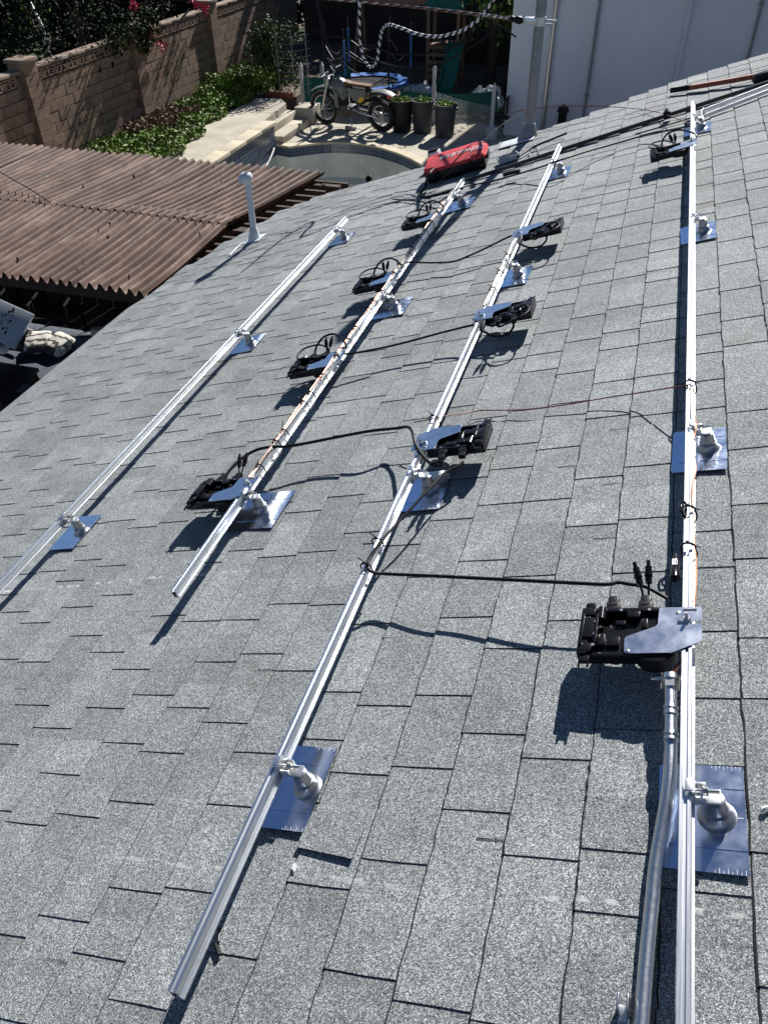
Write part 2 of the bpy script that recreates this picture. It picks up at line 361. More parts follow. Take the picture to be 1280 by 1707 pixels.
# ================================================================== SETTING: ground, pool deck, raised deck
def fill_mesh(name, outer, holes, z, m):
    bm = bmesh.new(); edges = []
    for lp in [outer]+holes:
        vs = [bm.verts.new((p[0], p[1], z)) for p in lp]
        edges += [bm.edges.new((vs[i], vs[(i+1) % len(vs)])) for i in range(len(vs))]
    bmesh.ops.triangle_fill(bm, edges=edges, use_beauty=True)
    for f in bm.faces:
        f.normal_update()
        if f.normal.z < 0: f.normal_flip()
    me = bpy.data.meshes.new(name); bm.to_mesh(me); bm.free(); me.materials.append(m); return me
DECKX = -8.52
_rim = [(-8.11, 18.60), (-7.42, 19.13), (-6.95, 19.27), (-6.52, 19.27), (-6.08, 19.15), (-5.66, 18.92), (-5.28, 18.66), (-4.92, 18.34), (-4.60, 17.98), (-4.35, 17.5), (-4.2, 16.6), (-4.15, 15.0), (-4.3, 13.2), (-5.2, 12.2), (DECKX, 12.0), (DECKX, 18.72)]
_r2 = [Vector((p[0], p[1], 0)) for p in _rim[:13]]
RIM = [(p.x, p.y) for p in spline(_r2, 3)] + _rim[13:]
o = link('ground', fill_mesh('ground', [(-600, -600), (600, -600), (600, 900), (-600, 900)], [RIM], -.012, M_['dirt'])); tag(o, kind='structure')
o = link('pool_deck', fill_mesh('pool_deck', [(-8.5, 10.4), (-3.1, 10.4), (-3.1, 21.6), (-5.0, 22.3), (-8.5, 22.2)], [], 0, M_['conc']) if False else
         fill_mesh('pool_deck', [(-8.52-.6, 10.4), (-2.9, 10.4), (-2.9, 21.4), (-5.0, 22.1), (-9.12, 22.0)], [RIM], .003, M_['conc'])); tag(o, kind='structure')
# raised deck on the wall side (z 0.5) with its planting strip
RZ0 = .50
mb = MB(); mb.prism([(-10.6, 10.2), (DECKX-.02, 10.2), (DECKX-.02, 18.75), (-8.80, 18.80), (-8.92, 20.5), (-9.25, 20.95), (-9.9, 20.9), (-10.0, 20.0), (-9.9, 18.9), (-10.05, 18.2), (-9.62, 16.2), (-9.7, 15.4), (-10.6, 14.8)], -.01, RZ0)
o = link('raised_deck', mb.mesh('raised_deck', M_['conc'])); tag(o, kind='structure')
mb = MB(); mb.prism([(-11.6, 9), (-10.5, 9), (-10.5, 14.8), (-9.6, 15.4), (-9.52, 16.2), (-9.95, 18.2), (-9.8, 18.9), (-9.9, 20.0), (-9.8, 20.8), (-9.3, 20.95), (-9.0, 21.4), (-9.0, 29), (-11.6, 29)], -.01, RZ0-.03)
o = link('planting_bed', mb.mesh('planting_bed', M_['dirt'])); tag(o, kind='structure')
mb = MB(); mb.add([(-9.6, 1, .004), (-3.2, 1, .004), (-3.2, 10.4, .004), (-9.6, 10.4, .004)], [(0, 1, 2, 3)])
o = link('porch_floor', mb.mesh('porch_floor', M_['porch'])); tag(o, kind='structure')
mb = MB(); mb.add([(-40, 8, .2), (-11.75, 8, .2), (-11.75, 33, .2), (-40, 33, .2)], [(0, 1, 2, 3)])
o = link('neighbour_lawn', mb.mesh('neighbour_lawn', M_['lawn'])); tag(o, kind='structure')
# ------------------------------------------------------------------ swimming pool
pool = thing('swimming_pool', 'empty drained swimming pool with curved plaster wall and blue tile band', 'pool', TR(-6.4, 15.6, 0)); PI_ = TR(6.4, -15.6, 0)
def loop_strip(mb, lp, z0, z1, inset0=0, inset1=0, uv=None):
    c = Vector((-6.4, 15.6)); n = len(lp)
    def ins(p, d):
        q = Vector(p)-c; return c+q*(1-d/q.length)
    a = [ins(p, inset0) for p in lp]; b = [ins(p, inset1) for p in lp]
    v = [(p.x, p.y, z0) for p in a]+[(p.x, p.y, z1) for p in b]
    mb.add(v, [(i, i+n, (i+1) % n+n, (i+1) % n) for i in range(n)], 0, PI_)
mb = MB(); loop_strip(mb, RIM, -.24, -.8, 0, .03); loop_strip(mb, RIM, -.8, -.9, .03, .22); loop_strip(mb, RIM, -.9, -1.9, .22, .55)
part('plaster_wall', mb, M_['plaster'], pool)
me = fill_mesh('pool_floor', [((Vector(p)-Vector((-6.4, 15.6)))*(1-.55/(Vector(p)-Vector((-6.4, 15.6))).length)).to_tuple() for p in RIM], [], -1.9, M_['plaster'])
link('pool_floor', me, pool)
mb = MB(); loop_strip(mb, RIM, -.02, -.245, -.004, -.004)
me = mb.mesh('tile_band', M_['tile']); uvl = me.uv_layers.new(name='UVMap'); acc = 0; n = len(RIM)
seg = [0]
for i in range(n): seg.append(seg[-1]+(Vector(RIM[(i+1) % n])-Vector(RIM[i])).length)
for p in me.polygons:
    i = p.index
    for li, (uu, vv) in zip(p.loop_indices, ((seg[i], .225), (seg[i], 0), (seg[i+1], 0), (seg[i+1], .225))): uvl.data[li].uv = (uu, vv)
link('tile_band', me, pool)
mb = MB(); c = Vector((-6.4, 15.6)); n = len(RIM)
for i in range(n):                                  # coping stones
    a, b = Vector(RIM[i]), Vector(RIM[(i+1) % n])
    if a.x < -8.4 and b.x < -8.4: continue
    k = max(1, round((b-a).length/.45))
    for j in range(k):
        p, q = a.lerp(b, j/k+.006), a.lerp(b, (j+1)/k-.006)
        pi, qi = p+(c-p).normalized()*.03, q+(c-q).normalized()*.03
        po, qo = p-(c-p).normalized()*.24, q-(c-q).normalized()*.24
        m2 = MB(); m2.prism([(x.x+6.4, x.y-15.6) for x in (pi, qi, qo, po)], -.03, .016+random.uniform(0, .003))
        link('coping_stone', m2.mesh('coping_stone', M_['cope']), pool)
fit = VY(615, 298, 18.35); mb = MB(); T = TR(fit.x+6.4, fit.y-15.6-.0, fit.z) @ RX(90)
mb.lathe([(.085, 0), (.085, .03), (.055, .035), (.05, .0)], 18, T, 0); part('return_fitting', mb, M_['blk'], pool)
mb = MB(); mb.tube([(x[0]+6.4, x[1]-15.6, x[2]) for x in ((-8.46, 18.5, -.02), (-8.42, 18.2, -.12), (-8.4, 17.7, -.3), (-8.35, 17.0, -.55), (-8.3, 16.3, -.8))], .02, 6, 4)
part('vacuum_hose', mb, M_['whitep'], pool)
# tiled riser of the raised deck, its coping
tw = thing('tiled_retaining_wall', 'low retaining wall faced with small blue tiles under pale coping', 'wall', TR(DECKX, 14.5, 0))
me = bpy.data.meshes.new('tile_face'); me.from_pydata([(.012, -4.2, -.02), (.012, 4.22, -.02), (.012, 4.22, RZ0-.07), (.012, -4.2, RZ0-.07)], [], [(0, 1, 2, 3)])
me.materials.append(M_['tile']); uvl = me.uv_layers.new(name='UVMap')
for li, q in zip(me.polygons[0].loop_indices, ((0, 0), (8.42, 0), (8.42, .45), (0, .45))): uvl.data[li].uv = q
link('tile_face', me, tw)
for i in range(10):
    mb = MB(); mb.bevbox((-.12, -4.2+.85*i+.42, RZ0-.03), (.33, .84, .085), .012); part('coping_stone', mb, M_['cope'], tw)
# concrete steps down from the raised deck
st = thing('concrete_steps', 'three worn concrete steps beside the pool', 'steps', TR(-8.8, 19.6, 0))
for i, (x0, x1, y0, y1, z1) in enumerate(((-.18, .12, -.72, .95, .34), (-.18, .48, -.80, .90, .17))):
    mb = MB(); mb.bevbox(((x0+x1)/2, (y0+y1)/2, z1/2), (x1-x0, y1-y0, z1), .012)
    part('step', mb, M_['conc'], st)
mb = MB(); mb.bevbox((.30, 1.30, .20), (.5, .6, .40), .012); part('step_end_block', mb, M_['conc'], st)
mb = MB(); mb.bevbox((-.62, 1.62, .53), (.8, .10, .12), .01); part('brick_edging', mb, M_['rust'], st)
# ================================================================== HOUSE and its shingled roof
house = thing('house', 'grey shingled roof slope of the house under the solar rails', 'house', Matrix.Identity(4))
RK = [(-4.50, 5.15), (-4.42, 5.36), (-4.33, 5.96), (-4.13, 6.58), (-3.87, 7.03), (-3.51, 7.25), (-2.98, 7.20), (-2.4, 7.22), (-1.65, 7.33), (-1.08, 7.42), (-.42, 7.74), (.42, 7.88), (2.6, 8.1)]
def rake(v):
    if v <= RK[0][0]: return RK[0][1]
    for (a, b), (c, d) in zip(RK, RK[1:]):
        if v <= c: return b+(d-b)*(v-a)/(c-a)
    return RK[-1][1]
U0 = -1.6; EX = .155; VTOP = 2.6
mb = MB(); mb.prism([(VTOP, U0), (VTOP, 8.05)]+[(v, u-.03) for v, u in reversed(RK)]+[(-4.47, U0)], -.05, -.002)
roof = part('roof', mb, SH[1], house, False, RM)
mb = MB(); top = RM @ Vector((VTOP, 0, 0))
mb.add([(top.x, U0, top.z), (top.x+4.5, U0, top.z-1.5), (top.x+4.5, 8.05, top.z-1.5), (top.x, 8.05, top.z)], [(0, 1, 2, 3)])
part('far_roof_slope', mb, SH[1], house, False)
ev = RM @ Vector((-4.45, 0, 0))
mb = MB(); mb.box((ev.x+.03, 1.85, ev.z-.12), (.03, 6.7, .16)); part('fascia', mb, M_['fascia'], house, False)
mb = MB(); mb.box((1.6, 2.7, 1.18), (8.6, 8.5, 2.36)); part('wall', mb, M_['house'], house, False)
# shingle tabs: thick overlay tabs alternating with thin ones; only the lower ends of the thick ones throw a line
RL = (.085, .115, .15, .19, .24); LL = (.04, .065, .09, .12)
rs = random.Random(3)
def tab_mesh(L, raised, seed):
    r = random.Random(seed); D = EX+.03; z0, z1 = ((.0088, .0032) if raised else (.0064, .0004)); ny = 4; CH = .0038
    j = lambda a: r.uniform(-a, a)
    v = []; f = []; fm = []
    xs = (0, CH, D*.5, D); nx = 3; jx = [j(.0022) for _ in range(ny+1)]; jz = [j(.0005) for _ in range(ny+1)]; jy0 = [j(.0012) for _ in range(nx+1)]; jy1 = [j(.0012) for _ in range(nx+1)]
    for i in range(nx+1):
        for k in range(ny+1):
            x = xs[i]; y = L*k/ny; z = z0+(z1-z0)*x/D
            if i < 2: x += jx[k]; z += jz[k]
            if i == 0: z -= .0021
            if raised:
                if k == 0: y += jy0[i]
                if k == ny: y += jy1[i]
            else:
                if k == 0: y -= .004
                if k == ny: y += .004
            v.append((x, y+.045*x, z))
    W = ny+1
    for i in range(nx):
        for k in range(ny): f.append((i*W+k, (i+1)*W+k, (i+1)*W+k+1, i*W+k+1)); fm.append(1 if i == 0 else 0)
    rim = [k for k in range(W)] + [i*W+ny for i in range(1, nx+1)] + [nx*W+k for k in range(ny-1, -1, -1)] + [i*W for i in range(nx-1, 0, -1)]
    b = len(v); n = len(rim)
    v += [(v[q][0], v[q][1], -.001) for q in rim]
    for i in range(n): f.append((rim[i], rim[(i+1) % n], b+(i+1) % n, b+i)); fm.append(1)
    return v, f, fm
TABS = {}
for L in RL:
    for s in range(3): TABS[(L, 1, s)] = tab_mesh(L, True, 10*s+int(L*1000))
for L in LL:
    for s in range(3): TABS[(L, 0, s)] = tab_mesh(L, False, 10*s+int(L*1000)+5)
pieces = []
for k in range(-16, 29):
    vb = -.043-EX*k; u = rake(vb+.05)-.045*.07+rs.uniform(-.02, .012); raised = rs.random() < .5
    while u > U0:
        L = rs.choice(RL if raised else LL); u -= L
        pieces.append((vb, u, L, int(raised), rs.randrange(3), rs.choice((0, 1, 1, 2, 2, 3) if raised else (0, 0, 1, 1, 2))))
        raised = not raised if rs.random() < .93 else raised
def psize(p):
    q = RM @ Vector((p[0]+.07, p[1]+p[2]/2, 0)); x, y, d = to_px(q)
    if d < .1 or not (-20 < x < 1300 and -20 < y < 1727): return 0
    return p[2]*abs((CAM-q).normalized().dot(NRM))/d**2
pieces.sort(key=psize, reverse=True)
meshes = {}
for vb, u, L, ra, s, mi in pieces[:300]:
    key = (L, ra, s, mi)
    if key not in meshes:
        m2 = MB(); v, f, fm = TABS[(L, ra, s)]; m2.add(v, f); m2.m = list(fm); meshes[key] = m2.mesh('shingle', [SH[mi], M_['asphalt']])
    link('shingle', meshes[key], roof, TR(vb, u, 0))
mb = MB()
for vb, u, L, ra, s, mi in pieces[300:]:
    v, f, fm = TABS[(L, ra, s)]; n_ = len(mb.m); mb.add([(x+vb, y+u, z) for x, y, z in v], f, mi); mb.m[n_:] = [4 if q else mi for q in fm]
o = part('shingles', mb, SH+[M_['asphalt']], roof, False); tag(o, kind='stuff')
# lifted, torn shingle corner beside the near mount
mb = MB(); q = P(548, 1410); mb.add([(-.07, -.02, .014), (.075, -.03, .014), (.08, .06, .013), (-.065, .07, .013), (-.07, -.02, .017), (.075, -.03, .015), (.08, .06, .014), (-.065, .07, .0145)], [(4, 5, 6, 7), (0, 1, 5, 4), (1, 2, 6, 5), (3, 0, 4, 7)])
part('torn_tab', mb, SH[1], roof, False, TR(q.x, q.y, 0))
# ================================================================== RAILS
RV = {1: -2.667, 2: -1.754, 3: -1.06, 4: -.145}; ZB, ZT = .075, .107
PROF = [(-.017, .0), (.020, .0), (.020, .006), (.013, .007), (.013, .017), (.009, .018), (.009, .026), (.013, .027), (.0155, .030), (.0155, .048), (.014, .052), (.005, .052), (.005, .045), (-.005, .045), (-.005, .052), (-.0155, .052), (-.017, .049)]
HOLE = [(-.013, .005), (.008, .005), (.008, .012), (.004, .016), (.004, .028), (.010, .032), (.010, .040), (-.013, .040)]
PROF = [(x*.68, z*.615) for x, z in PROF]; HOLE = [(x*.68, z*.615) for x, z in HOLE]
def rail_mesh(L):
    bm = bmesh.new()
    def ring(poly, y): return [bm.verts.new((x, y, z)) for x, z in poly]
    a0, a1, h0, h1 = ring(PROF, 0), ring(PROF, L), ring(HOLE, 0), ring(HOLE, L)
    n = len(PROF); m = len(HOLE)
    for i in range(n): bm.faces.new((a0[i], a0[(i+1) % n], a1[(i+1) % n], a1[i]))
    for i in range(m): bm.faces.new((h0[(i+1) % m], h0[i], h1[i], h1[(i+1) % m]))
    for a, h in ((a0, h0), (a1, h1)):
        es = [bm.edges.get((a[i], a[(i+1) % n])) for i in range(n)]+[bm.edges.get((h[i], h[(i+1) % m])) for i in range(m)]
        bmesh.ops.triangle_fill(bm, edges=es, use_beauty=True)
    bmesh.ops.recalc_face_normals(bm, faces=bm.faces[:])
    me = bpy.data.meshes.new('mounting_rail'); bm.to_mesh(me); bm.free(); me.materials.append(M_['alu']); return me
RE = {1: (.2, P(577, 360, ZT).y), 2: (P(279, 985, ZT).y, P(772, 296, ZT).y), 3: (P(276, 1650, ZT).y, P(936, 238, ZT).y), 4: (-.3, P(1158, 166, ZT).y)}
RLAB = {1: 'bare aluminium mounting rail parallel to the eave carrying no microinverter', 2: 'aluminium rail strapped with orange and white wires carrying four microinverters',
        3: 'aluminium rail whose three microinverters hang on its upslope side', 4: 'long polished aluminium rail beside the steel conduit'}
for k in RV: tag(link('mounting_rail', rail_mesh(RE[k][1]-RE[k][0]), None, RM @ TR(RV[k], RE[k][0], ZB)), RLAB[k], 'rail', 'solar mounting rails')
# scribed double mark on the long rail
# ------------------------------------------------------------------ roof mounts
def make_mount(xend, M, label, ticks=False, xstart=-.108):
    t = thing('roof_mount', label, 'roof mount', M, 'standoff mounts under the rails')
    n = 6; c = .012; a, b = -.115, .115
    poly = [(xstart+c, a), (xend, a), (xend, b), (xstart+c, b), (xstart+c*.3, b-c*.3), (xstart, b-c), (xstart, a+c), (xstart+c*.3, a+c*.3)]
    mb = MB(); mb.prism(poly, .0125, .0137)
    for y in (-.065, .065): mb.box(((xstart+xend)/2+.01, y, .0142), (xend-xstart-.02, .006, .0016))    # stamped ribs
    fl = part('flashing_plate', mb, M_['flash'], t, False)
    if ticks:
        mb = MB()
        for i in range(8):
            x = xend-.006-i*.0075; l = (.010, .005)[i % 2]
            for s in (-1, 1): mb.box((x, s*(.115-l/2), .0139), (.0007, l, .0004))
        mb.box((xend-.02, 0, .0139), (.03, .0012, .0004)); mb.box((xend-.055, 0, .0139), (.02, .0012, .0004))
        part('ruler_marks', mb, M_['whitep'], fl, False)
    mb = MB(); mb.lathe([(.037, .0138), (.032, .0160), (.0275, .022), (.0245, .030), (.0235, .034), (.0255, .037), (.0255, .041), (.022, .043), (.0195, .058), (.0185, .072), (.012, .075)], 20)
    part('standoff_cone', mb, M_['cast'], t)
    # L foot: base on the post, web, upright leg against the rail, two clamp ears
    mb = MB(); mb.bevbox((-.010, 0, .078), (.044, .030, .007), .0015)
    mb.prism([(-.0365, .075), (-.0295, .075), (-.031, .116), (-.0365, .116)], -.017, .017, Matrix(((1, 0, 0, 0), (0, 0, 1, 0), (0, 1, 0, 0), (0, 0, 0, 1))))
    for s in (-1, 1): mb.bevbox((-.022, s*.0155, .088), (.018, .0045, .022), .0012)
    mb.bevbox((-.041, 0, .1145), (.016, .026, .005), .0012)
    part('l_foot', mb, M_['alu'], t)
    mb = MB(); mb.cyl((-.036, 0, .096), (.012, 0, .096), .004, 8); mb.lathe([(.0085, 0), (.0085, .008)], 6, TR(-.016, 0, .096) @ RY(90)); mb.lathe([(.012, 0), (.012, .002)], 14, TR(-.018, 0, .096) @ RY(90))
    part('bolt', mb, M_['screw'], t)
    return t
spots = [(4, .925, .052, 'roof mount on a scored flashing plate half covered by the steel conduit'), (4, 2.2, .052, 'roof mount under the polished rail between the red wire tie and the cable hook'),
         (4, 4.1, .055, 'roof mount with plain plate under the bare far half of the polished rail'), (4, P(1175, 215).y, .06, 'roof mount under the polished rail tip by the spare rails'),
         (3, .91, .037, 'roof mount with blue reflecting plate beside the torn shingle tab'), (3, P(716, 822).y, .06, 'roof mount tucked below a microinverter with dangling pin connectors'),
         (3, P(860, 465).y, .06, 'roof mount between two neighbouring upslope microinverters'), (3, P(938, 290).y, .06, 'roof mount under the rail tip where the far trunk cable crosses'),
         (2, P(425, 856).y, .10, 'roof mount beside the microinverter by the sawn rail end'), (2, P(640, 520).y, .085, 'roof mount in the middle of the wire-strapped rail'), (2, P(765, 345).y, .085, 'roof mount on the wire-strapped rail next to the red toolbox'),
         (1, P(102, 893).y, .035, 'roof mount with dark blue plate at the low end of the bare rail'), (1, P(395, 580).y, .06, 'roof mount halfway along the bare rail'), (1, P(560, 404).y, .06, 'roof mount near the tip of the bare rail by the vent pipe')]
for k, u, xe, lab in spots: make_mount(xe, RM @ TR(RV[k]+.048, u, 0) @ RZ(random.uniform(-1.5, 1.5)), lab, k >= 3 and u < 2.5)
# ------------------------------------------------------------------ microinverters
def make_inverter(M, label, loop=None):
    t = thing('microinverter', label, 'microinverter', M, 'microinverters bolted to the rails')
    poly = [(-.062, .067), (-.058, .070), (.028, .070), (.032, .066), (.032, .024), (.006, .024), (.006, .016), (.032, .016), (.032, -.036), (-.031, -.072), (-.129, -.075), (-.135, -.070), (-.136, -.028), (-.132, -.022), (-.070, .008), (-.064, .016)]
    mb = MB(); mb.prism(poly, .001, .0035); br = part('bracket_plate', mb, M_['plate'], t, False)
    mb = MB(); mb.box((.006, .060, .0036), (.030, .005, .0006)); part('slot', mb, M_['blk'], br, False)
    for x, y in ((-.020, .052), (-.127, -.068)):
        mb = MB(); mb.lathe([(.005, .0035), (.0048, .005), (.003, .0055)], 10, TR(x, y, 0)); part('screw', mb, M_['screw'], br)
    mb = MB(); mb.cyl((.0, .030, -.01), (.0, .030, .026), .004, 8); mb.lathe([(.0085, .0035), (.0085, .011)], 6, TR(0, .030, 0)); mb.bevbox((-.008, .024, .006), (.024, .009, .005), .0015, RZ(0))
    part('clamp_bolt', mb, M_['screw'], t)
    mb = MB(); mb.bevbox((-.137, 0, -.028), (.215, .150, .016), .006)                      # housing tray with raised rim
    mb.bevbox((-.137, .069, -.012), (.213, .012, .026), .003); mb.bevbox((-.137, -.070, -.014), (.213, .010, .020), .003)
    mb.bevbox((-.232, 0, -.008), (.024, .150, .024), .004); mb.bevbox((-.036, 0, -.014), (.012, .140, .022), .003)
    mb.prism([(-.205, -.06), (-.06, -.06), (-.06, .055), (-.10, .055), (-.15, .02), (-.205, .02)], -.022, -.012)
    body = part('housing', mb, M_['blk'], t)
    def lb(c, d, bv=.003):
        mb = MB(); mb.bevbox(c, d, bv); part('latch_block', mb, M_['blk'], body)
    lb((-.224, .058, .0), (.028, .022, .014)); lb((-.222, .004, .001), (.036, .064, .016)); lb((-.225, -.056, -.001), (.030, .026, .012)); lb((-.203, .0, .003), (.007, .094, .020), .002)
    lb((-.236, .0, .004), (.006, .10, .012), .002); lb((-.190, -.028, -.006), (.016, .036, .014)); lb((-.164, -.030, -.009), (.030, .028, .012), .002); lb((-.120, .050, -.004), (.030, .020, .018)); lb((-.150, .030, -.009), (.024, .014, .010), .002); lb((-.095, .030, -.010), (.012, .030, .008), .002)
    mb = MB(); mb.cyl((-.194, .030, .004), (-.194, .068, .004), .011, 14); part('latch_barrel', mb, M_['blk'], body)
    for y in (-.086, .086): lb((-.225, y, -.006), (.024, .020, .010), .002)
    for x in (-.216, -.236): lb((x, -.100, -.006), (.0045, .018, .006), .001)
    mb = MB(); mb.lathe([(.047, -.040), (.047, -.006), (.043, -.003)], 24, TR(-.070, -.048, 0)); part('cable_well', mb, M_['blk2'], t)
    for x, y, z in ((-.205, .02, .0105), (-.205, -.02, .0105), (-.205, -.055, .0105), (-.150, .066, .0012), (-.085, .066, .0012)):
        mb = MB(); mb.lathe([(.0042, 0), (.0038, .0015)], 8, TR(x, y, z)); part('rivet', mb, M_['screw'], body)
    for x, pins in ((-.172, 0), (-.096, 1)):
        mb = MB(); mb.bevbox((x, .086, -.012), (.032, .026, .022), .003); mb.bevbox((x, .108, -.012), (.026, .030, .018), .005); mb.box((x, .089, -.0005), (.020, .004, .002))
        con = part('connector', mb, M_['blk2'], t)
        if pins:
            for s, dy in ((-1, 0), (1, .004)):
                mb = MB(); a = Vector((x+s*.006, .12, -.012)); b = Vector((x+s*.010-.004, .152+dy, .004)); c2 = b+(b-a).normalized()*.045
                mb.cyl(a, b, .003, 8); mb.cyl(b, c2, .0085, 10); mb.cyl(b+(c2-b)*.4, b+(c2-b)*.55, .0102, 10); mb.cyl(c2, c2+(c2-b)*.35, .005, 8)
                part('pin_lead', mb, M_['blk'], con)
    if loop:
        mb = MB(); mb.tube([(-.096, .12, -.01), (-.115, .165, -.006), (-.165, .180, .012), (-.225, .150, .020), (-.245, .10, .018), (-.236, .06, .016), (-.215, .03, .018), (-.17, .04, .012)], .0045, 8, 5); part('lead_coil', mb, M_['cab'], t)
        mb = MB(); mb.tube(loop, .0055, 8, 6); part('cable_loop', mb, M_['blk'], t)
    return t
LOOPA = [(-.172, .12, -.01), (-.165, .16, .015), (-.13, .20, .04), (-.07, .20, .045), (-.02, .16, .035), (.02, .11, .02), (.03, .08, .01)]
LOOPB = [(-.172, .12, -.01), (-.170, .15, -.03), (-.14, .175, -.045), (-.08, .165, -.045), (-.03, .13, -.03), (.0, .09, -.02)]
def inv(k, x, y, rot, label, loop=None):
    q = P(x, y, ZT); return make_inverter(RM @ TR(RV[k], q.y, ZT) @ RZ(rot), label, loop)
inv(4, 1140, 1050, 0, 'microinverter beside the open conduit end, joined by the long trunk cable')
inv(4, 1160, 236, 3, 'microinverter at the polished rail tip beside the spare rails', LOOPA)
inv(2, 398, 815, -2, 'microinverter closest to the sawn end of the wire-strapped rail', None)
inv(2, 560, 598, 0, 'second microinverter from the sawn rail end, tall cable loop above it', LOOPA)
inv(2, 655, 461, 0, 'third microinverter from the sawn end of the wire-strapped rail', LOOPA)
inv(2, 728, 358, 0, 'microinverter on the wire-strapped rail next to the red toolbox', LOOPA)
inv(3, 714, 733, 180, 'microinverter with two pin connectors dangling over a mount, upslope of its rail', None)
inv(3, 815, 521, 180, 'middle one of the three upslope microinverters', LOOPB)
inv(3, 882, 383, 180, 'upslope microinverter closest to the far trunk cable', LOOPB)
# ------------------------------------------------------------------ cables on the roof
def rp(pts, h=.03):
    out = []
    for p in pts:
        hh = p[2] if len(p) > 2 else h; out.append(RM @ P(p[0], p[1], hh))
    return out
def cable(name, pts, r, m, label, cat='cable', group=None, h=.03, k=8, sub=6):
    mb = MB(); mb.tube(rp(pts, h), r, k, sub); return solo(name, mb, m, label, cat, group)
g = 'black trunk cables between rails'
cable('trunk_cable', [(772, 770, .085), (762, 778, .085), (742, 788, .09), (715, 815, .10), (690, 843, .10), (662, 872, .10), (636, 902, .112), (618, 926, .112), (612, 944, .112), (622, 954, .10), (650, 957, .085), (720, 960, .095), (800, 964, .095), (880, 968, .10), (960, 972, .10), (1010, 974, .095), (1030, 971, .09), (1050, 974, .09), (1075, 978, .09), (1095, 988, .085), (1112, 998, .08)], .0052, M_['cab'], 'thick black trunk cable running to the microinverter by the conduit', group=g)
cable('trunk_cable', [(738, 775, .085), (722, 775, .09), (705, 760, .11), (692, 740, .12), (688, 722, .12), (680, 712, .11), (660, 714, .09), (620, 718, .105), (570, 727, .10), (520, 737, .10), (480, 744, .11), (452, 745, .112), (428, 750, .112), (405, 763, .11), (385, 782, .10), (372, 800, .09)], .0062, M_['cab'], 'black cable with ties arching between two microinverters over the wired rail', group=g)
cable('trunk_cable', [(792, 541, .10), (770, 546, .09), (730, 556, .085), (690, 567, .08), (650, 577, .08), (610, 585, .09), (578, 590, .10), (560, 586, .112)], .0055, M_['cab'], 'black cable from the second wired-rail microinverter to the middle upslope one', group=g)
cable('trunk_cable', [(866, 389, .10), (845, 396, .09), (815, 411, .075), (780, 427, .065), (755, 436, .06), (720, 438, .065), (680, 437, .09), (662, 440, .112)], .0055, M_['cab'], 'black cable dipping between the third wired-rail microinverter and the rail upslope', group=g)
cable('trunk_cable', [(738, 352, .112), (744, 334, .112), (752, 320, .11), (775, 311, .08), (815, 303, .05), (860, 291, .05), (905, 277, .09), (936, 266, .115), (980, 252, .08), (1030, 238, .05), (1080, 224, .05), (1120, 216, .08), (1150, 210, .1)], .006, M_['cab'], 'far black trunk cable running past two rail tips to the spare rails', group=g)
cable('trunk_cable', [(655, 332, .02), (690, 335, .02), (725, 338, .03), (748, 326, .06)], .005, M_['cab'], 'short black cable lying below the toolbox and rail tip', group=g)
cable('coupler_lead', [(838, 292, .06), (852, 288, .06), (866, 285, .06)], .014, M_['blk2'], 'fat black coupler spliced into the far trunk cable', 'coupler', sub=3)
cable('red_wire', [(690, 704, .1), (722, 698, .112), (750, 692, .08), (775, 689, .05), (805, 684, .03), (870, 683, .03), (940, 675, .03), (1010, 663, .035), (1070, 654, .05), (1120, 646, .09), (1150, 641, .112)], .0024, M_['redwire'], 'thin red brown wire stretched between two rails', 'wire')
# wires on the strapped rail
lo, hi = P(405, 800, ZT).y, P(742, 338, ZT).y
for j, (m, dx, lab) in enumerate(((M_['orange'], -.006, 'orange insulated wire tied along the rail of four microinverters'), (M_['whitewire'], .002, 'white insulated wire tied along the rail of four microinverters'), (M_['blk'], .009, 'thin black wire tied along the rail of four microinverters'), (M_['copper'], -.012, 'bare copper ground wire tied along the rail of four microinverters'))):
    rr = random.Random(20+j); n = 26
    pts = [RM @ Vector((RV[2]+dx+rr.uniform(-.004, .004), lo+(hi-lo)*i/n, ZT+.004+rr.uniform(0, .006))) for i in range(n+1)]
    mb = MB(); mb.tube(pts, .0023 if j < 3 else .0016, 6, 4); solo('tied_wire', mb, m, lab, 'wire')
# wires on the long rail
for j, (m, dx, y0, y1, lab) in enumerate(((M_['copper'], .014, 648, 1005, 'bare copper wire hanging along the polished rail'), (M_['whitewire'], .009, 655, 1000, 'pale wire hanging beside the copper wire on the polished rail'))):
    a, b = P(1155, y0, ZT).y, P(1150, y1, ZT).y; rr = random.Random(40+j); n = 9
    pts = [RM @ Vector((RV[4]+dx+rr.uniform(-.006, .006), a+(b-a)*i/n, ZT-.006+rr.uniform(-.006, .008))) for i in range(n+1)]
    mb = MB(); mb.tube(pts, .0022, 6, 6); solo('rail_wire', mb, m, lab, 'wire')
cable('grey_wire', [(1138, 845, .10), (1140, 870, .09), (1141, 910, .085), (1140, 960, .085), (1139, 1010, .085)], .0028, M_['whitewire'], 'thin pale wire beside the labelled connector and polished rail', 'wire')
cable('conduit_wire', [(1150, 1078, .10), (1140, 1095, .09), (1126, 1112, .085), (1112, 1132, .08), (1106, 1140, .07)], .0022, M_['redwire'], 'brown wire entering the open conduit end', 'wire')
cable('conduit_wire', [(1152, 1082, .10), (1138, 1103, .09), (1122, 1122, .085), (1110, 1138, .075)], .0018, M_['copper'], 'copper wire entering the open conduit end', 'wire')
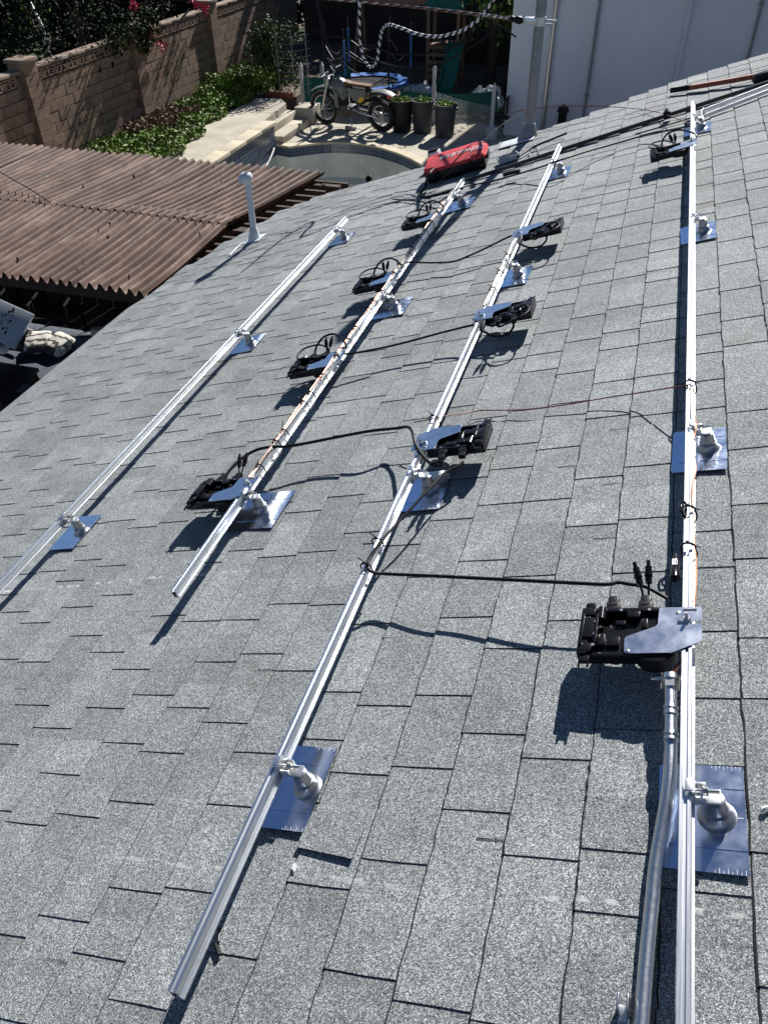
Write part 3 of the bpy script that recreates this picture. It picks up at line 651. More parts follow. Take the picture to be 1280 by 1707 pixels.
# cable ties
def tie(k, u, label, tail=(0, .02, .03)):
    t = thing('cable_tie', label, 'cable tie', RM @ TR(RV[k], u, 0), 'black cable ties round the rails')
    mb = MB(); w_ = .0026
    ring = [(-.016, ZB-.003), (.017, ZB-.003), (.018, ZT-.01), (.014, ZT+.010), (-.003, ZT+.014), (-.016, ZT+.006), (-.016, ZB-.003)]
    mb.tube([(x, 0, z) for x, z in ring], w_, 6, 2); part('strap', mb, M_['blk2'], t)
    mb = MB(); mb.bevbox((.0, 0, ZT+.018), (.008, .007, .006), .001); part('buckle', mb, M_['blk2'], t)
    mb = MB(); mb.tube([(.0, .0, ZT+.018), (tail[0]*.5, tail[1]*.6, ZT+.018+tail[2]*.7), (tail[0], tail[1], ZT+.018+tail[2])], .0016, 5, 3); part('tail', mb, M_['blk2'], t)
for i in range(20):
    u = lo+.06+(hi-lo-.1)*(i+random.uniform(-.3, .3))/20
    tie(2, u, 'black cable tie binding the orange and white wires to their rail', (random.uniform(-.03, .03), random.uniform(-.02, .03), random.uniform(.005, .03)))
for x, y, lab in ((634, 903, 'upper of two cable ties holding the trunk cable to the rail below its microinverters'), (612, 945, 'cable tie where the long trunk cable leaves the rail'), (722, 698, 'cable tie holding the red wire at its microinverter end'),
                  (800, 540, 'cable tie at the bend of the middle upslope microinverter cable'), (838, 480, 'cable tie above the middle upslope microinverter'), (852, 452, 'cable tie beside the mount between upslope microinverters'), (864, 424, 'cable tie below the upslope microinverter closest to the far trunk cable')):
    tie(3, P(x, y, ZT).y, lab, (-.02, .01, .012))
for y, lab in ((640, 'cable tie pinning the red wire to the polished rail'), (850, 'cable tie beside the black hook on the polished rail'), (912, 'cable tie above the labelled connector on the polished rail')):
    tie(4, P(1150, y, ZT).y, lab, (.03, .0, -.02))
cable('cable_hook', [(1140, 862, .11), (1134, 852, .12), (1133, 842, .12), (1138, 836, .12), (1143, 842, .115), (1142, 860, .11)], .0035, M_['blk'], 'small black loop hook clipped to the polished rail', 'hook', sub=4)
# bundled tubes along part of the third rail
for j, dx in enumerate((-.010, -.003, .006)):
    a, b = P(808, 510, ZT).y, P(872, 400, ZT).y
    mb = MB(); mb.tube([RM @ Vector((RV[3]+dx+random.uniform(-.003, .003), a+(b-a)*i/6, ZT+.004)) for i in range(7)], .0035, 6, 4)
    solo('rail_cable', mb, (M_['blk'], M_['whitewire'], M_['blk2'])[j], ('black', 'white', 'second black')[j]+' cable lying on the rail between two upslope microinverters', 'cable')
# labelled cable connector beside the long rail
q = P(1125, 945, .085)
t = thing('cable_connector', 'black barrel connector with white label beside the polished rail', 'connector', RM @ TR(q.x, q.y, .085))
mb = MB(); mb.lathe([(.009, -.045), (.0125, -.043), (.0125, -.015), (.0105, -.012), (.0105, .02), (.008, .03), (.006, .045)], 14, RX(-90)); part('barrel', mb, M_['blk'], t)
mb = MB(); mb.box((0, .008, .0105), (.013, .022, .002)); lb = part('label', mb, M_['whitep'], t, False)
mb = MB(); mb.box((.003, .006, .0118), (.0022, .010, .0006)); mb.box((-.002, .010, .0118), (.004, .002, .0006)); part('print', mb, M_['blk'], lb, False)
# ------------------------------------------------------------------ conduit
t = thing('steel_conduit', 'galvanised steel conduit with two couplings bending along the polished rail', 'conduit', RM @ TR(P(1090, 1450).x, P(1090, 1450).y, 0))
IT = t.matrix_world.inverted(); CR = .0135
def lp(pts): return [IT @ q for q in rp(pts)]
cpts = [(1117, 1148, .075), (1117, 1200, .07), (1117, 1245, .066), (1116, 1290, .06), (1111, 1335, .052), (1102, 1385, .042), (1093, 1440, .034), (1087, 1500, .028), (1079, 1580, .024), (1071, 1680, .022), (1063, 1790, .022)]
mb = MB(); mb.tube(lp(cpts), CR, 16, 6); part('pipe', mb, M_['galv'], t)
for y in (1182, 1192, 1225, 1235):
    a = lp([(1117, y-2.2, .071)])[0]; b = lp([(1117, y+2.2, .071)])[0]; mb = MB(); mb.cyl(a, b, CR*1.2, 16); part('coupling_ring', mb, M_['galv'], t)
mb = MB(); a, b = lp([(1117, 1150, .075)])[0], lp([(1117, 1133, .076)])[0]; mb.cyl(a, b, .019, 6); a2, b2 = lp([(1117, 1137, .076)])[0], lp([(1117, 1129, .0765)])[0]; mb.cyl(a2, b2, .0205, 16); part('connector_nut', mb, M_['screw'], t)
mb = MB(); q = lp([(1100, 1131, .072)])[0]; mb.bevbox(q, (.022, .014, .012), .002); mb.cyl(q+Vector((-.02, 0, 0)), q+Vector((.01, 0, 0)), .004, 8); mb.bevbox(q+Vector((.016, .004, .004)), (.012, .018, .016), .002); part('ground_lug', mb, M_['screw'], t)
q = P(1040, 1694, .012)
t = thing('conduit_strap', 'small zinc conduit strap screwed beside the conduit foot', 'strap', RM @ TR(q.x, q.y, .010))
mb = MB(); mb.bevbox((0, 0, .004), (.018, .030, .004), .001); mb.bevbox((.008, .012, .016), (.004, .026, .028), .001); mb.bevbox((-.008, .012, .016), (.004, .026, .028), .001); part('bracket', mb, M_['galv'], t)
mb = MB(); mb.lathe([(.006, .006), (.006, .011)], 6, TR(0, -.008, 0)); part('screw', mb, M_['screw'], t)
# loose scraps on the shingles
mb = MB(); mb.tube(rp([(366, 1548, .012), (365, 1570, .013)]), .0035, 6, 2); mb.tube(rp([(358, 1572, .013), (363, 1582, .013), (366, 1592, .013)]), .005, 6, 3); solo('wire_offcut', mb, M_['blk2'], 'black wire offcut lying by the near rail shadow', 'offcut')
mb = MB(); mb.tube(rp([(1268, 1354, .012), (1272, 1348, .018), (1278, 1346, .016), (1284, 1344, .014)]), .004, 6, 3); solo('cable_scrap', mb, M_['whitewire'], 'pale cable scrap lying upslope of the scored flashing plate', 'offcut')
mb = MB()
for x, y in ((490, 1445),): mb.add([RM @ P(x, y-8, .015), RM @ P(x+6, y-3, .02), RM @ P(x+2, y+8, .015), RM @ P(x-4, y+3, .017)], [(0, 1, 2, 3)])
solo('sealant_scrap', mb, M_['whitep'], 'torn white sealant strip by the lifted shingle', 'scrap')
# ================================================================== THINGS AT THE FAR EDGE OF THE ROOF
def up_at(x, y, h=0): return Matrix.Translation(RM @ P(x, y, h))
# vent pipe with cowl
t = thing('vent_pipe', 'grey painted plumbing vent pipe with hooded cowl near the eave', 'vent pipe', up_at(425, 401))
mb = MB(); mb.lathe([(.028, -.03), (.027, .50)], 14); part('pipe', mb, M_['stack'], t)
mb = MB(); mb.lathe([(.062, .0), (.052, .03), (.036, .10), (.030, .115)], 16, TR(0, 0, .0)); mb.bevbox((0, 0, .012), (.17, .17, .006), .002, RY(-18.4)); part('flashing_boot', mb, M_['stack'], t)
mb = MB(); T = TR(-.012, 0, .515) @ RY(-22)
mb.lathe([(.030, -.03), (.040, -.012), (.062, .0), (.066, .018), (.060, .040), (.040, .058), (.012, .066)], 18, T); part('cowl', mb, M_['stack'], t)
# service mast
t = thing('service_mast', 'tall galvanised service mast rising through the roof by the toolbox', 'mast', up_at(880, 231))
mb = MB(); mb.lathe([(.041, -.3), (.041, 2.3)], 18); part('pipe', mb, M_['galvdull'], t)
mb = MB(); mb.lathe([(.095, -.02), (.078, .03), (.052, .10), (.045, .12)], 18); part('flashing_cone', mb, M_['galvdull'], t)
mb = MB(); mb.bevbox((-.08, -.05, .0), (.30, .20, .004), .001, RY(-18.4) @ TR(0, 0, .016)); part('flashing_plate', mb, M_['stack'], t)
mb = MB(); mb.lathe([(.040, 2.28), (.075, 2.33), (.075, 2.42), (.03, 2.5)], 16); part('weatherhead', mb, M_['galvdull'], t)
mb = MB(); z = .86; mb.lathe([(.048, z-.03), (.048, z+.03)], 18); mb.bevbox((-.07, -.01, z), (.10, .06, .05), .006); mb.cyl((.03, -.01, z+.01), (.13, -.01, z+.005), .008, 8); mb.cyl((.03, -.01, z-.02), (.10, -.01, z-.02), .008, 8); part('clamp', mb, M_['galv'], t)
mb = MB(); mb.lathe([(.012, 0), (.028, .02), (.028, .05), (.018, .07), (.026, .09), (.012, .11)], 12, TR(-.13, -.01, z) @ RY(-85)); part('insulator', mb, M_['blk2'], t)
# red toolbox
A, B = RM @ P(712, 311), RM @ P(814, 281)
xd = (B-A).normalized(); zd = (NRM - xd*NRM.dot(xd)).normalized(); yd = zd.cross(xd); Lb = (B-A).length
t = thing('toolbox', 'red lidded black tool case lying on the shingles by the mast', 'toolbox', Matrix.Translation((A+B)/2+zd*.012) @ Matrix((xd, yd, zd)).transposed().to_4x4())
D_ = .29
mb = MB(); mb.bevbox((0, D_/2, .041), (Lb*.95, D_*.95, .082), .012); part('base', mb, M_['blk'], t)
for x in (-.20, .18):
    mb = MB(); mb.tube([(x-.05, -.004, .095), (x-.05, -.008, .04), (x+.05, -.008, .04), (x+.05, -.004, .095)], .006, 6, 1); part('latch', mb, M_['blk2'], t)
for x in (-.3, -.1, .1, .3):
    mb = MB(); mb.bevbox((x*Lb*1.2, .006, .042), (.03, .03, .07), .004); part('rib', mb, M_['blk'], t)
a, b_ = Lb/2, D_
mb = MB(); lid = [(-a, 0, .078), (a, 0, .078), (a, b_, .078), (-a, b_, .078), (-a, -.003, .103), (a, -.003, .103), (a, b_, .110), (-a, b_, .110), (-a+.03, .175, .165), (a-.045, .175, .165), (a-.045, b_-.02, .158), (-a+.03, b_-.02, .158)]
mb.add(lid, [(3, 2, 1, 0), (0, 1, 5, 4), (1, 2, 6, 5), (2, 3, 7, 6), (3, 0, 4, 7), (4, 5, 9, 8), (5, 6, 10, 9), (6, 7, 11, 10), (7, 4, 8, 11), (8, 9, 10, 11)])
bm = bmesh.new(); me0 = mb.mesh('lid', M_['red']); bm.from_mesh(me0); bmesh.ops.bevel(bm, geom=bm.edges[:], offset=.007, segments=2, affect='EDGES'); bm.to_mesh(me0); bm.free()
for p in me0.polygons: p.use_smooth = True
me0.set_sharp_from_angle(angle=math.radians(50))
lid_o = link('lid', me0, t)
SLP = TR(0, .086, .134) @ RX(math.degrees(math.atan2(.062, .178)))
for x in (-.21, .19):
    mb = MB(); mb.bevbox((x, -.055, .001), (.09, .035, .006), .002, SLP); part('lid_panel', mb, M_['red'], lid_o)
mb = MB(); mb.bevbox((a-.005, .15, .07), (.03, .16, .04), .008); part('handle', mb, M_['blk2'], t)
def text_mesh(s, size, m, shear=0.0, depth=.0006):
    cu = bpy.data.curves.new('txt', 'FONT'); cu.body = s; cu.size = size; cu.shear = shear; cu.extrude = depth; cu.align_x = 'CENTER'; cu.align_y = 'CENTER'; cu.resolution_u = 2
    o = bpy.data.objects.new('txt', cu); COL.objects.link(o); dg = bpy.context.evaluated_depsgraph_get(); dg.update()
    me = bpy.data.meshes.new_from_object(o.evaluated_get(dg)); bpy.data.objects.remove(o); bpy.data.curves.remove(cu)
    me.materials.clear(); me.materials.append(m); return me
link('lettering', text_mesh('Milwaukee', .088, M_['whitep'], .3, .0012), lid_o, SLP @ TR(.07, .028, .0022) @ RZ(180))
mb = MB(); mb.tube(rp([(722, 283, .12), (714, 292, .14), (711, 300, .10), (709, 312, .05), (700, 322, .012), (699, 327, .012), (715, 328, .012), (745, 320, .012), (772, 313, .012)]), .012, 6, 5); solo('tool_strap', mb, M_['blk2'], 'black webbing strap trailing from the red toolbox corner', 'strap')
q = P(725, 272, .05); t = thing('parts_can', 'small grey tin standing behind the red toolbox corner', 'tin', RM @ TR(q.x, q.y+.05, 0))
mb = MB(); mb.bevbox((0, 0, .07), (.10, .10, .14), .01); part('body', mb, M_['stack'], t); mb = MB(); mb.bevbox((0, 0, .148), (.085, .085, .02), .005); part('cap', mb, M_['blk2'], t)
q = P(848, 268, .01); t = thing('plastic_tray', 'cloudy clear plastic tray beside the red toolbox', 'tray', RM @ TR(q.x, q.y, .010) @ RZ(20) @ Matrix.Scale(.75, 4))
mb = MB(); mb.bevbox((0, 0, .012), (.22, .16, .012), .004); part('base', mb, M_['clear'], t)
mb = MB()
for s in (-1, 1): mb.bevbox((s*.105, 0, .035), (.012, .17, .04), .004); mb.bevbox((0, s*.08, .035), (.22, .012, .04), .004)
part('rim', mb, M_['clear'], t)
# twisted black lead and frayed leads by the mast
cable('frayed_lead', [(862, 262, .03), (885, 248, .03), (900, 240, .04), (920, 232, .04), (944, 222, .04)], .008, M_['blk2'], 'frayed black lead lying past the mast foot', 'cable')
cable('loose_lead', [(882, 250, .03), (888, 255, .04), (892, 246, .06), (897, 258, .03)], .004, M_['blk2'], 'short loose black wire ends by the mast foot', 'wire', sub=4)
# dark spare rail, two bright spare rails, rusty bar
def bar(name, a, b, prof, m, label, cat, h):
    A, B = RM @ P(*a, h), RM @ P(*b, h); d = (B-A); L = d.length; d.normalize()
    side = NRM.cross(d).normalized(); mb = MB()
    n = len(prof); v = [A+side*x+NRM*z for x, z in prof]+[B+side*x+NRM*z for x, z in prof]
    mb.add(v, [tuple(reversed(range(n))), tuple(range(n, 2*n))]+[(i, (i+1) % n, (i+1) % n+n, i+n) for i in range(n)])
    return solo(name, mb, m, label, cat, smooth=False)
SQ = [(-.022, -.02), (.022, -.02), (.022, .012), (.012, .012), (.012, .022), (-.012, .022), (-.012, .012), (-.022, .012)]
bar('spare_rail', (762, 306), (1300, 131), [(x*.6, z*.6) for x, z in SQ], M_['blkm'], 'long black spare rail lying across the far shingles', 'rail', .024)
bar('spare_rail', (1166, 187), (1330, 124), [(x*.55, z*.55) for x, z in SQ], M_['alu'], 'bright spare rail touching the black spare rail', 'rail', .032)
bar('spare_rail', (1160, 199), (1330, 132), [(x*.4, z*.5) for x, z in SQ], M_['alu'], 'bright spare rail with bluish side closest to the polished rail mount', 'rail', .028)
t = thing('rusty_bar', 'rust red bar with black tip at the far roof edge', 'bar', RM @ TR(*P(1200, 136)))
IT = t.matrix_world.inverted(); mb = MB(); mb.tube(lp([(1150, 146, .04), (1215, 135, .045), (1330, 114, .045)]), .023, 4, 1); part('shaft', mb, M_['rust'], t)
mb = MB(); mb.tube(lp([(1118, 151, .04), (1152, 145.6, .04)]), .021, 6, 1); part('tip', mb, M_['blk2'], t)
q = P(1270, 132, .02); t = thing('black_case', 'small black case with rounded top between rusty bar and spare rails', 'case', RM @ TR(q.x, q.y, .012) @ RZ(12) @ Matrix.Scale(.6, 4))
mb = MB(); mb.bevbox((0, 0, .04), (.22, .14, .08), .02); part('body', mb, M_['blk2'], t); mb = MB(); mb.bevbox((0, 0, .083), (.18, .10, .012), .005); part('lid', mb, M_['blk'], t)
q = P(1112, 196, .03); t = thing('rail_clip', 'black clip gripping the black spare rail', 'clip', RM @ TR(q.x, q.y, .02))
mb = MB(); mb.bevbox((0, 0, .03), (.05, .05, .05), .006); part('body', mb, M_['blk2'], t); mb = MB(); mb.bevbox((0, .0, .06), (.02, .06, .015), .003); part('lever', mb, M_['blk'], t)
cable('far_lead', [(1058, 224, .02), (1100, 212, .02), (1150, 197, .02), (1175, 189, .03)], .005, M_['blk2'], 'black lead lying between black spare rail and far trunk cable')
cable('far_wire_coil', [(1160, 200, .11), (1168, 206, .13), (1172, 198, .15), (1168, 188, .14), (1172, 180, .12)], .004, M_['whitewire'], 'small coil of pale wire at the polished rail tip', 'wire', sub=5)
# debris tick near the bare rail
mb = MB(); mb.tube(rp([(408, 402, .02), (398, 410, .015), (388, 420, .014), (383, 425, .014)]), .006, 5, 3); solo('sealant_streak', mb, M_['whitep'], 'white sealant bead trailing from the vent pipe boot', 'sealant')
# ================================================================== OVERHEAD LINES
def air(pts, Y0=7.6, Y1=None):
    n = len(pts); return [VY(p[0], p[1], p[2] if len(p) > 2 else (Y0 if Y1 is None else Y0+(Y1-Y0)*i/(n-1))) for i, p in enumerate(pts)]
mb = MB(); mb.tube(air([(826, -6, 7.4), (815, 10), (800, 30), (785, 42), (770, 51), (755, 56), (738, 60), (723, 61), (706, 59), (690, 55), (675, 49), (660, 44), (650, 41), (643, 43), (637, 50), (634, 62), (631, 80), (629, 98), (624, 108), (617, 112), (611, 106), (605, 93), (601, 75), (599, 50), (599, 25), (599, 4), (599, -30)]), .0125, 12, 12, stripe=8)
solo('striped_cable', mb, [M_['blk2'], M_['whitep']], 'black and white spiral wrapped cable looping over the pool', 'cable')
for pts, r, m, lab in (([(905, 40), (860, 62), (812, 33), (780, 62), (752, 80), (720, 88), (690, 91), (655, 89), (620, 76), (600, 70), (575, 63), (548, 59), (520, 50)], .007, M_['blk2'], 'upper slack black cable hanging over the pool yard'),
                       ([(830, 45), (800, 68), (768, 88), (738, 104), (708, 111), (675, 113), (650, 109), (628, 102), (610, 94), (598, 96), (583, 108), (564, 116), (548, 104), (538, 80), (535, 45), (528, 9), (524, -20)], .007, M_['blk2'], 'lower slack black cable hanging over the pool yard'),
                       ([(616, 113), (590, 106), (570, 97), (552, 86), (545, 70), (540, 45), (532, 20), (528, -10)], .006, M_['blk2'], 'grey cable rising beside the striped cable loop')):
    mb = MB(); mb.tube(air(pts[1:] if r == .007 and pts[0][0] == 905 else pts), r, 6, 6); solo('slack_cable', mb, m, lab, 'cable')
for j in range(3):                                        # twisted service drop
    base = air([(886, 37, 7.27), (860, 33, 8), (800, 25, 9.2), (700, 13, 11), (600, 3, 12.5), (480, -10, 14), (300, -40, 17)])
    base = spline(base, 40); pts = [p+Vector((math.cos(i*.9+j*2.1)*.011, 0, math.sin(i*.9+j*2.1)*.011)) for i, p in enumerate(base)]
    mb = MB(); mb.tube(pts, .009 if j else .006, 5, 1); solo('service_drop', mb, (M_['galv'], M_['blk2'], M_['redwire'])[j], ('bare steel', 'black', 'red brown')[j]+' strand of the twisted service drop to the mast', 'cable')
cable_pts = air([(838, 207, 9.5), (842, 204, 9.4)])
mb = MB(); mb.tube([RM @ P(717, 316, .02), VY(760, 277, 6.3), VY(800, 241, 6.7), VY(842, 204, 7.3), VY(905, 176, 8.2), VY(1000, 176, 9.0)], .0025, 6, 6); solo('guy_wire', mb, M_['bark'], 'thin grey wire slanting over the red toolbox', 'wire')
mb = MB(); mb.tube([VY(842, 190, 7.9), VY(900, 180, 7.6), VY(985, 177, 7.3), VY(1080, 184, 6.9), RM @ P(1150, 206, .12)], .003, 6, 6); solo('tag_wire', mb, M_['redwire'], 'thin brown wire stretched from the mast to the polished rail tip', 'wire')
mb = MB(); mb.tube([VY(-60, 245, 8.4), VY(0, 286, 8.2), VY(50, 315, 8.0), VY(85, 338, 7.75)], .006, 6, 6); solo('roof_wire', mb, M_['blk2'], 'black wire lying over the brown corrugated roof', 'wire')
# ================================================================== WHITE BUILDING
bl = thing('white_building', 'blank pale stucco building wall in shade behind the roof', 'building', TR(5, 20.9, 0))
mb = MB(); mb.box((0, 4, 3.5), (16.6, 8, 7.0)); part('wall', mb, M_['stucco'], bl, False)
mb = MB(); mb.box((0, 4, 7.06), (16.9, 8.3, .16)); part('parapet_cap', mb, M_['stucco'], bl, False)
for x, y, r, m in ((915, 112, .05, 'galv'), (985, 105, .032, 'galvdull'), (1139, 66, .045, 'stucco'), (1259, 46, .032, 'galvdull')):
    X = VY(x, y, 20.85).x-5; mb = MB(); mb.cyl((X, -.06, 0), (X, -.06, 7), r, 12)
    c = part('wall_conduit', mb, M_[m], bl)
    mb = MB()
    for z in (1.0, 2.9, 4.8): mb.bevbox((X, -.045, z), (r*3.2, .05, .06), .006); mb.cyl((X, -.06, z+.25), (X, -.06, z+.33), r*1.25, 12)
    part('pipe_clip', mb, M_[m], c)
q = VY(936, 192, 20.5); t = thing('wall_vent', 'black rounded vent hood against the white building', 'vent', TR(q.x, 20.7, q.z))
mb = MB(); mb.lathe([(.10, -.6), (.10, .02), (.14, .03), (.12, .12), (.05, .17)], 14); part('hood', mb, M_['blk2'], t); mb = MB(); mb.lathe([(.07, -2.0), (.07, -.5)], 10); part('pipe', mb, M_['blk2'], t)
# ================================================================== PATIO COVER with corrugated sheets
pc = thing('patio_cover', 'patio cover of brown corrugated sheets in two overlapping rows', 'patio cover', TR(-6.5, 7.8, 0))
def sheet(x0a, x0b, x1a, x1b, y0, y1, z0, z1, seed, sag=.03, ph=0):
    """corrugated sheet: near edge x0a..x0b at y0, far edge x1a..x1b at y1"""
    r = random.Random(seed); wl = .108; nw = max(1, round(abs(x0b-x0a)/wl)); nx = nw*8; ny = 14; v = []; f = []
    for k in range(ny+1):
        t = k/ny
        for i in range(nx+1):
            s = i/nx; x = (x0a+(x0b-x0a)*s)*(1-t)+(x1a+(x1b-x1a)*s)*t
            y = y0+(y1-y0)*t+.012*math.sin(s*5+seed)*(1 if k in (0, ny) else 0)
            z = z0+(z1-z0)*t + .034*math.cos(2*math.pi*nw*s) - sag*math.sin(math.pi*t)*(1+.5*math.sin(s*3+seed)) + .006*noise.noise((x*1.3, y*1.3, seed))*2
            v.append((x+6.5, y-7.8, z))
    W = nx+1; f = [(k*W+i, k*W+i+1, (k+1)*W+i+1, (k+1)*W+i) for k in range(ny) for i in range(nx)]
    mb = MB(); mb.add(v, f); b = len(mb.v); mb.add([(x, y, z-.004) for x, y, z in v], [tuple(reversed(q)) for q in f])
    mb.f += [(i, i+b, i+1+b, i+1) for i in range(nx)]; mb.m += [0]*nx
    part('corrugated_sheet', mb, M_['corr'], pc, True, ang=80)
def lerp(a, b, t): return a+(b-a)*t
NS = 7
for i in range(NS):
    # near row hangs lower, far row laps over its upper edge
    a, b = i/NS, (i+1)/NS; n0 = lambda t: lerp(-9.45, -4.12, t); n1 = lambda t: lerp(-9.55, -4.16, t)
    sheet(n0(a), n0(b), n1(a), n1(b), 5.93+random.uniform(-.02, .02), 7.95, 2.30+.002*(i % 2), 2.312+.002*(i % 2), i, .015)
    m0 = n1; m1 = lambda t: lerp(-9.62, -3.77, t)
    sheet(m0(a), m0(b), m1(a), m1(b), 7.72+random.uniform(-.02, .02), 9.86-.12*(i/NS), 2.322+.002*(i % 2), 2.30+.002*(i % 2), 20+i, .03)
for y in (6.15, 7.85, 9.5):
    mb = MB(); mb.box((.0, y-7.8, 2.17), (6.0, .09, .14)); part('beam', mb, M_['wood'], pc, False)
for x, y in ((-4.4, 6.15), (-9.2, 9.5), (-6.2, 9.5), (-4.4, 9.5)):
    if True:
        mb = MB(); mb.box((x+6.5, y-7.8, 1.05), (.10, .10, 2.1)); part('post', mb, M_['wood'], pc, False)
for i in range(16):
    y = 6.3+i*.21; mb = MB(); mb.box((2.45, y-7.8, 2.215), (.9, .045, .07)); part('rafter_end', mb, M_['wood'], pc, False)
pw = thing('added_sun_gap_wall', 'unseen plank wall added to shade the porch, its gap letting sun in', 'wall', TR(-6.5, 9.75, 0))  # unseen wall, added to block the sun under the cover
for i in range(22):
    x = -3.1+i*.285; z1 = 1.45 if -2.2 < x < .15 else 2.2  # gap shaped so sun reaches the cushions and the board
    mb = MB(); mb.box((x, 0, z1/2), (.278, .04, z1)); part('plank', mb, M_['wood'], pw, False)
for i in range(12):
    mb = MB(); mb.box((-3.2, -3.6+i*.3+.15, 1.1), (.04, .29, 2.2)); part('plank', mb, M_['wood'], pw, False)
def litter(r):
    x, y = r.uniform(-9.3, -4.3), r.uniform(6.0, 9.7); return (x, y, 2.345)
solo('roof_litter', leaves(34, litter, .05, 77, 3), M_['dry'], 'scattered dry leaves on the brown corrugated roof', 'leaves', kind='stuff', smooth=False)
# ------------------------------------------------------------------ furniture under the cover
def pillow_mb(w, d, h, n=12, seed=0):
    mb = MB(); v = []; f = []; r = random.Random(seed)
    for s in (1, -1):
        b = len(v)
        for i in range(n+1):
            for j in range(n+1):
                x, y = 2*i/n-1, 2*j/n-1; e = max(0, (1-x**4))*max(0, (1-y**4)); pin = 1-.10*(x*x*y*y) ; k = 1-.07*(1-min(abs(x), abs(y)))*(max(abs(x), abs(y))**4)
                v.append((x*w/2*k*pin, y*d/2*k*pin, s*h/2*e**.45*(1+.12*noise.noise((x*2, y*2, seed+s)))))
        for i in range(n):
            for j in range(n):
                q = (b+i*(n+1)+j, b+(i+1)*(n+1)+j, b+(i+1)*(n+1)+j+1, b+i*(n+1)+j+1); f.append(q if s > 0 else tuple(reversed(q)))
    mb.add(v, f); return mb
sofa = thing('porch_sofa', 'grey upholstered porch sofa under the patio cover', 'sofa', Matrix.Translation(G(108, 600, 0)) @ RZ(3))
q0 = G(108, 600, .45); sofa.matrix_world = TR(q0.x-.1, q0.y+.1, 0) @ Matrix.Diagonal((1, 1, .66, 1))
for s in (-1, 0, 1):
    mb = MB(); mb.bevbox((s*.62-.35, .0, .36), (.61, .75, .18), .05); part('seat_cushion', mb, M_['sofa'], sofa)
mb = MB(); mb.bevbox((-.35, .0, .16), (1.9, .80, .24), .04); part('frame', mb, M_['sofa'], sofa)
mb = MB(); mb.bevbox((.70, .0, .38), (.24, .85, .62), .09); part('armrest', mb, M_['sofa'], sofa)
for s in (-1, 0, 1):
    mb = MB(); mb.bevbox((s*.62-.35, .42, .62), (.60, .22, .42), .07, RX(-8)); part('back_cushion', mb, M_['sofa'], sofa)
for x, y, z, rz, lab in ((66, 571, .42, 25, 'patterned cushion half behind the pale leaf board'), (98, 574, .42, -20, 'patterned cushion with scroll design next to the sofa arm')):
    q = G(x, y, z); mb = pillow_mb(.40, .40, .17, 12, x)
    solo('cushion', mb, M_['cush'], lab, 'cushion', 'patterned cushions on the sofa', TR(q.x, q.y, q.z) @ RZ(rz) @ RX(14))
q = G(150, 562, .85); t = thing('sofa_throw_pillow', 'dark blue grey pillow propped at the far sofa end', 'pillow', TR(q.x, q.y, .62) @ RX(60) @ RZ(10))
part('pillow_body', pillow_mb(.55, .5, .2, 10, 3), M_['sofa'], t); mb = MB(); mb.tube([(-.25, -.23, 0), (0, -.245, 0), (.25, -.23, 0)], .008, 5, 3); part('piping', mb, M_['blk2'], t)
q = G(168, 552, .9); t = thing('wooden_block', 'small pale wooden block on the far sofa end', 'block', TR(q.x, q.y, .86) @ RZ(20))
mb = MB(); mb.bevbox((0, 0, .04), (.22, .10, .08), .006); part('body', mb, M_['cope'], t); mb = MB(); mb.bevbox((0, 0, -.06), (.05, .05, .12), .004); part('foot', mb, M_['wood'], t)
# pale board with leaf print, leaning
c0, c1, c2, c3 = G(-50, 482, .74), G(50, 527, .68), G(28, 572, .38), G(-62, 540, .42)
xd = (c1-c0).normalized(); nn = xd.cross(c3-c0).normalized()
if nn.z < 0: nn = -nn
yd = nn.cross(xd); cc = (c0+c1+c2+c3)/4
t = thing('leaf_print_board', 'pale leaning board printed with dark ivy leaves', 'board', Matrix.Translation(cc) @ Matrix((xd, yd, nn)).transposed().to_4x4())
W2, H2 = (c1-c0).length/2, (c3-c0).length/2; HH = min(H2, .45); mb = MB(); mb.bevbox((0, 0, 0), (2*W2, 2*HH, .03), .012); part('panel', mb, M_['board'], t)
rr = random.Random(5)
for i in range(16):
    a = rr.uniform(0, 6.3); x = W2*.35+rr.uniform(-.10, .10)+i*.004; y = HH*.8-i*.1*HH; s = rr.uniform(.018, .036)
    pol = [(math.cos(a+k*math.pi/5)*s*(1 if k % 2 == 0 else .5), math.sin(a+k*math.pi/5)*s*(1 if k % 2 == 0 else .5)) for k in range(10)]
    mb = MB(); mb.prism([(x+p[0], y+p[1]) for p in pol], .0152, .0162); part('printed_leaf', mb, M_['leafprint'], t, False)
mb = MB(); mb.cyl((W2, HH*.2, -.02), (W2+.10, HH*.25, -.02), .012, 8); part('peg', mb, M_['whitep'], t)
for s in (-.5, .5):
    mb = MB(); mb.cyl((W2*s, 0, -.02), (W2*s, -HH*.2, -.40), .02, 8); part('leg', mb, M_['chair'], t)
q = G(15, 612, .42); t = thing('black_coffee_table', 'black low table in front of the porch sofa', 'table', TR(q.x-.2, q.y-.35, 0))
mb = MB(); mb.bevbox((0, 0, .44), (1.3, .75, .05), .008); part('top', mb, M_['blkm'], t)
for sx in (-1, 1):
    for sy in (-1, 1): mb = MB(); mb.box((sx*.58, sy*.32, .21), (.07, .07, .42)); part('leg', mb, M_['wood'], t, False)
q = G(4, 580, .55); mb = pillow_mb(.14, .14, .10, 6, 9); solo('flower_head', mb, M_['whitep'], 'pale cream ornament on the black low table', 'ornament', M=TR(q.x, q.y, .53))
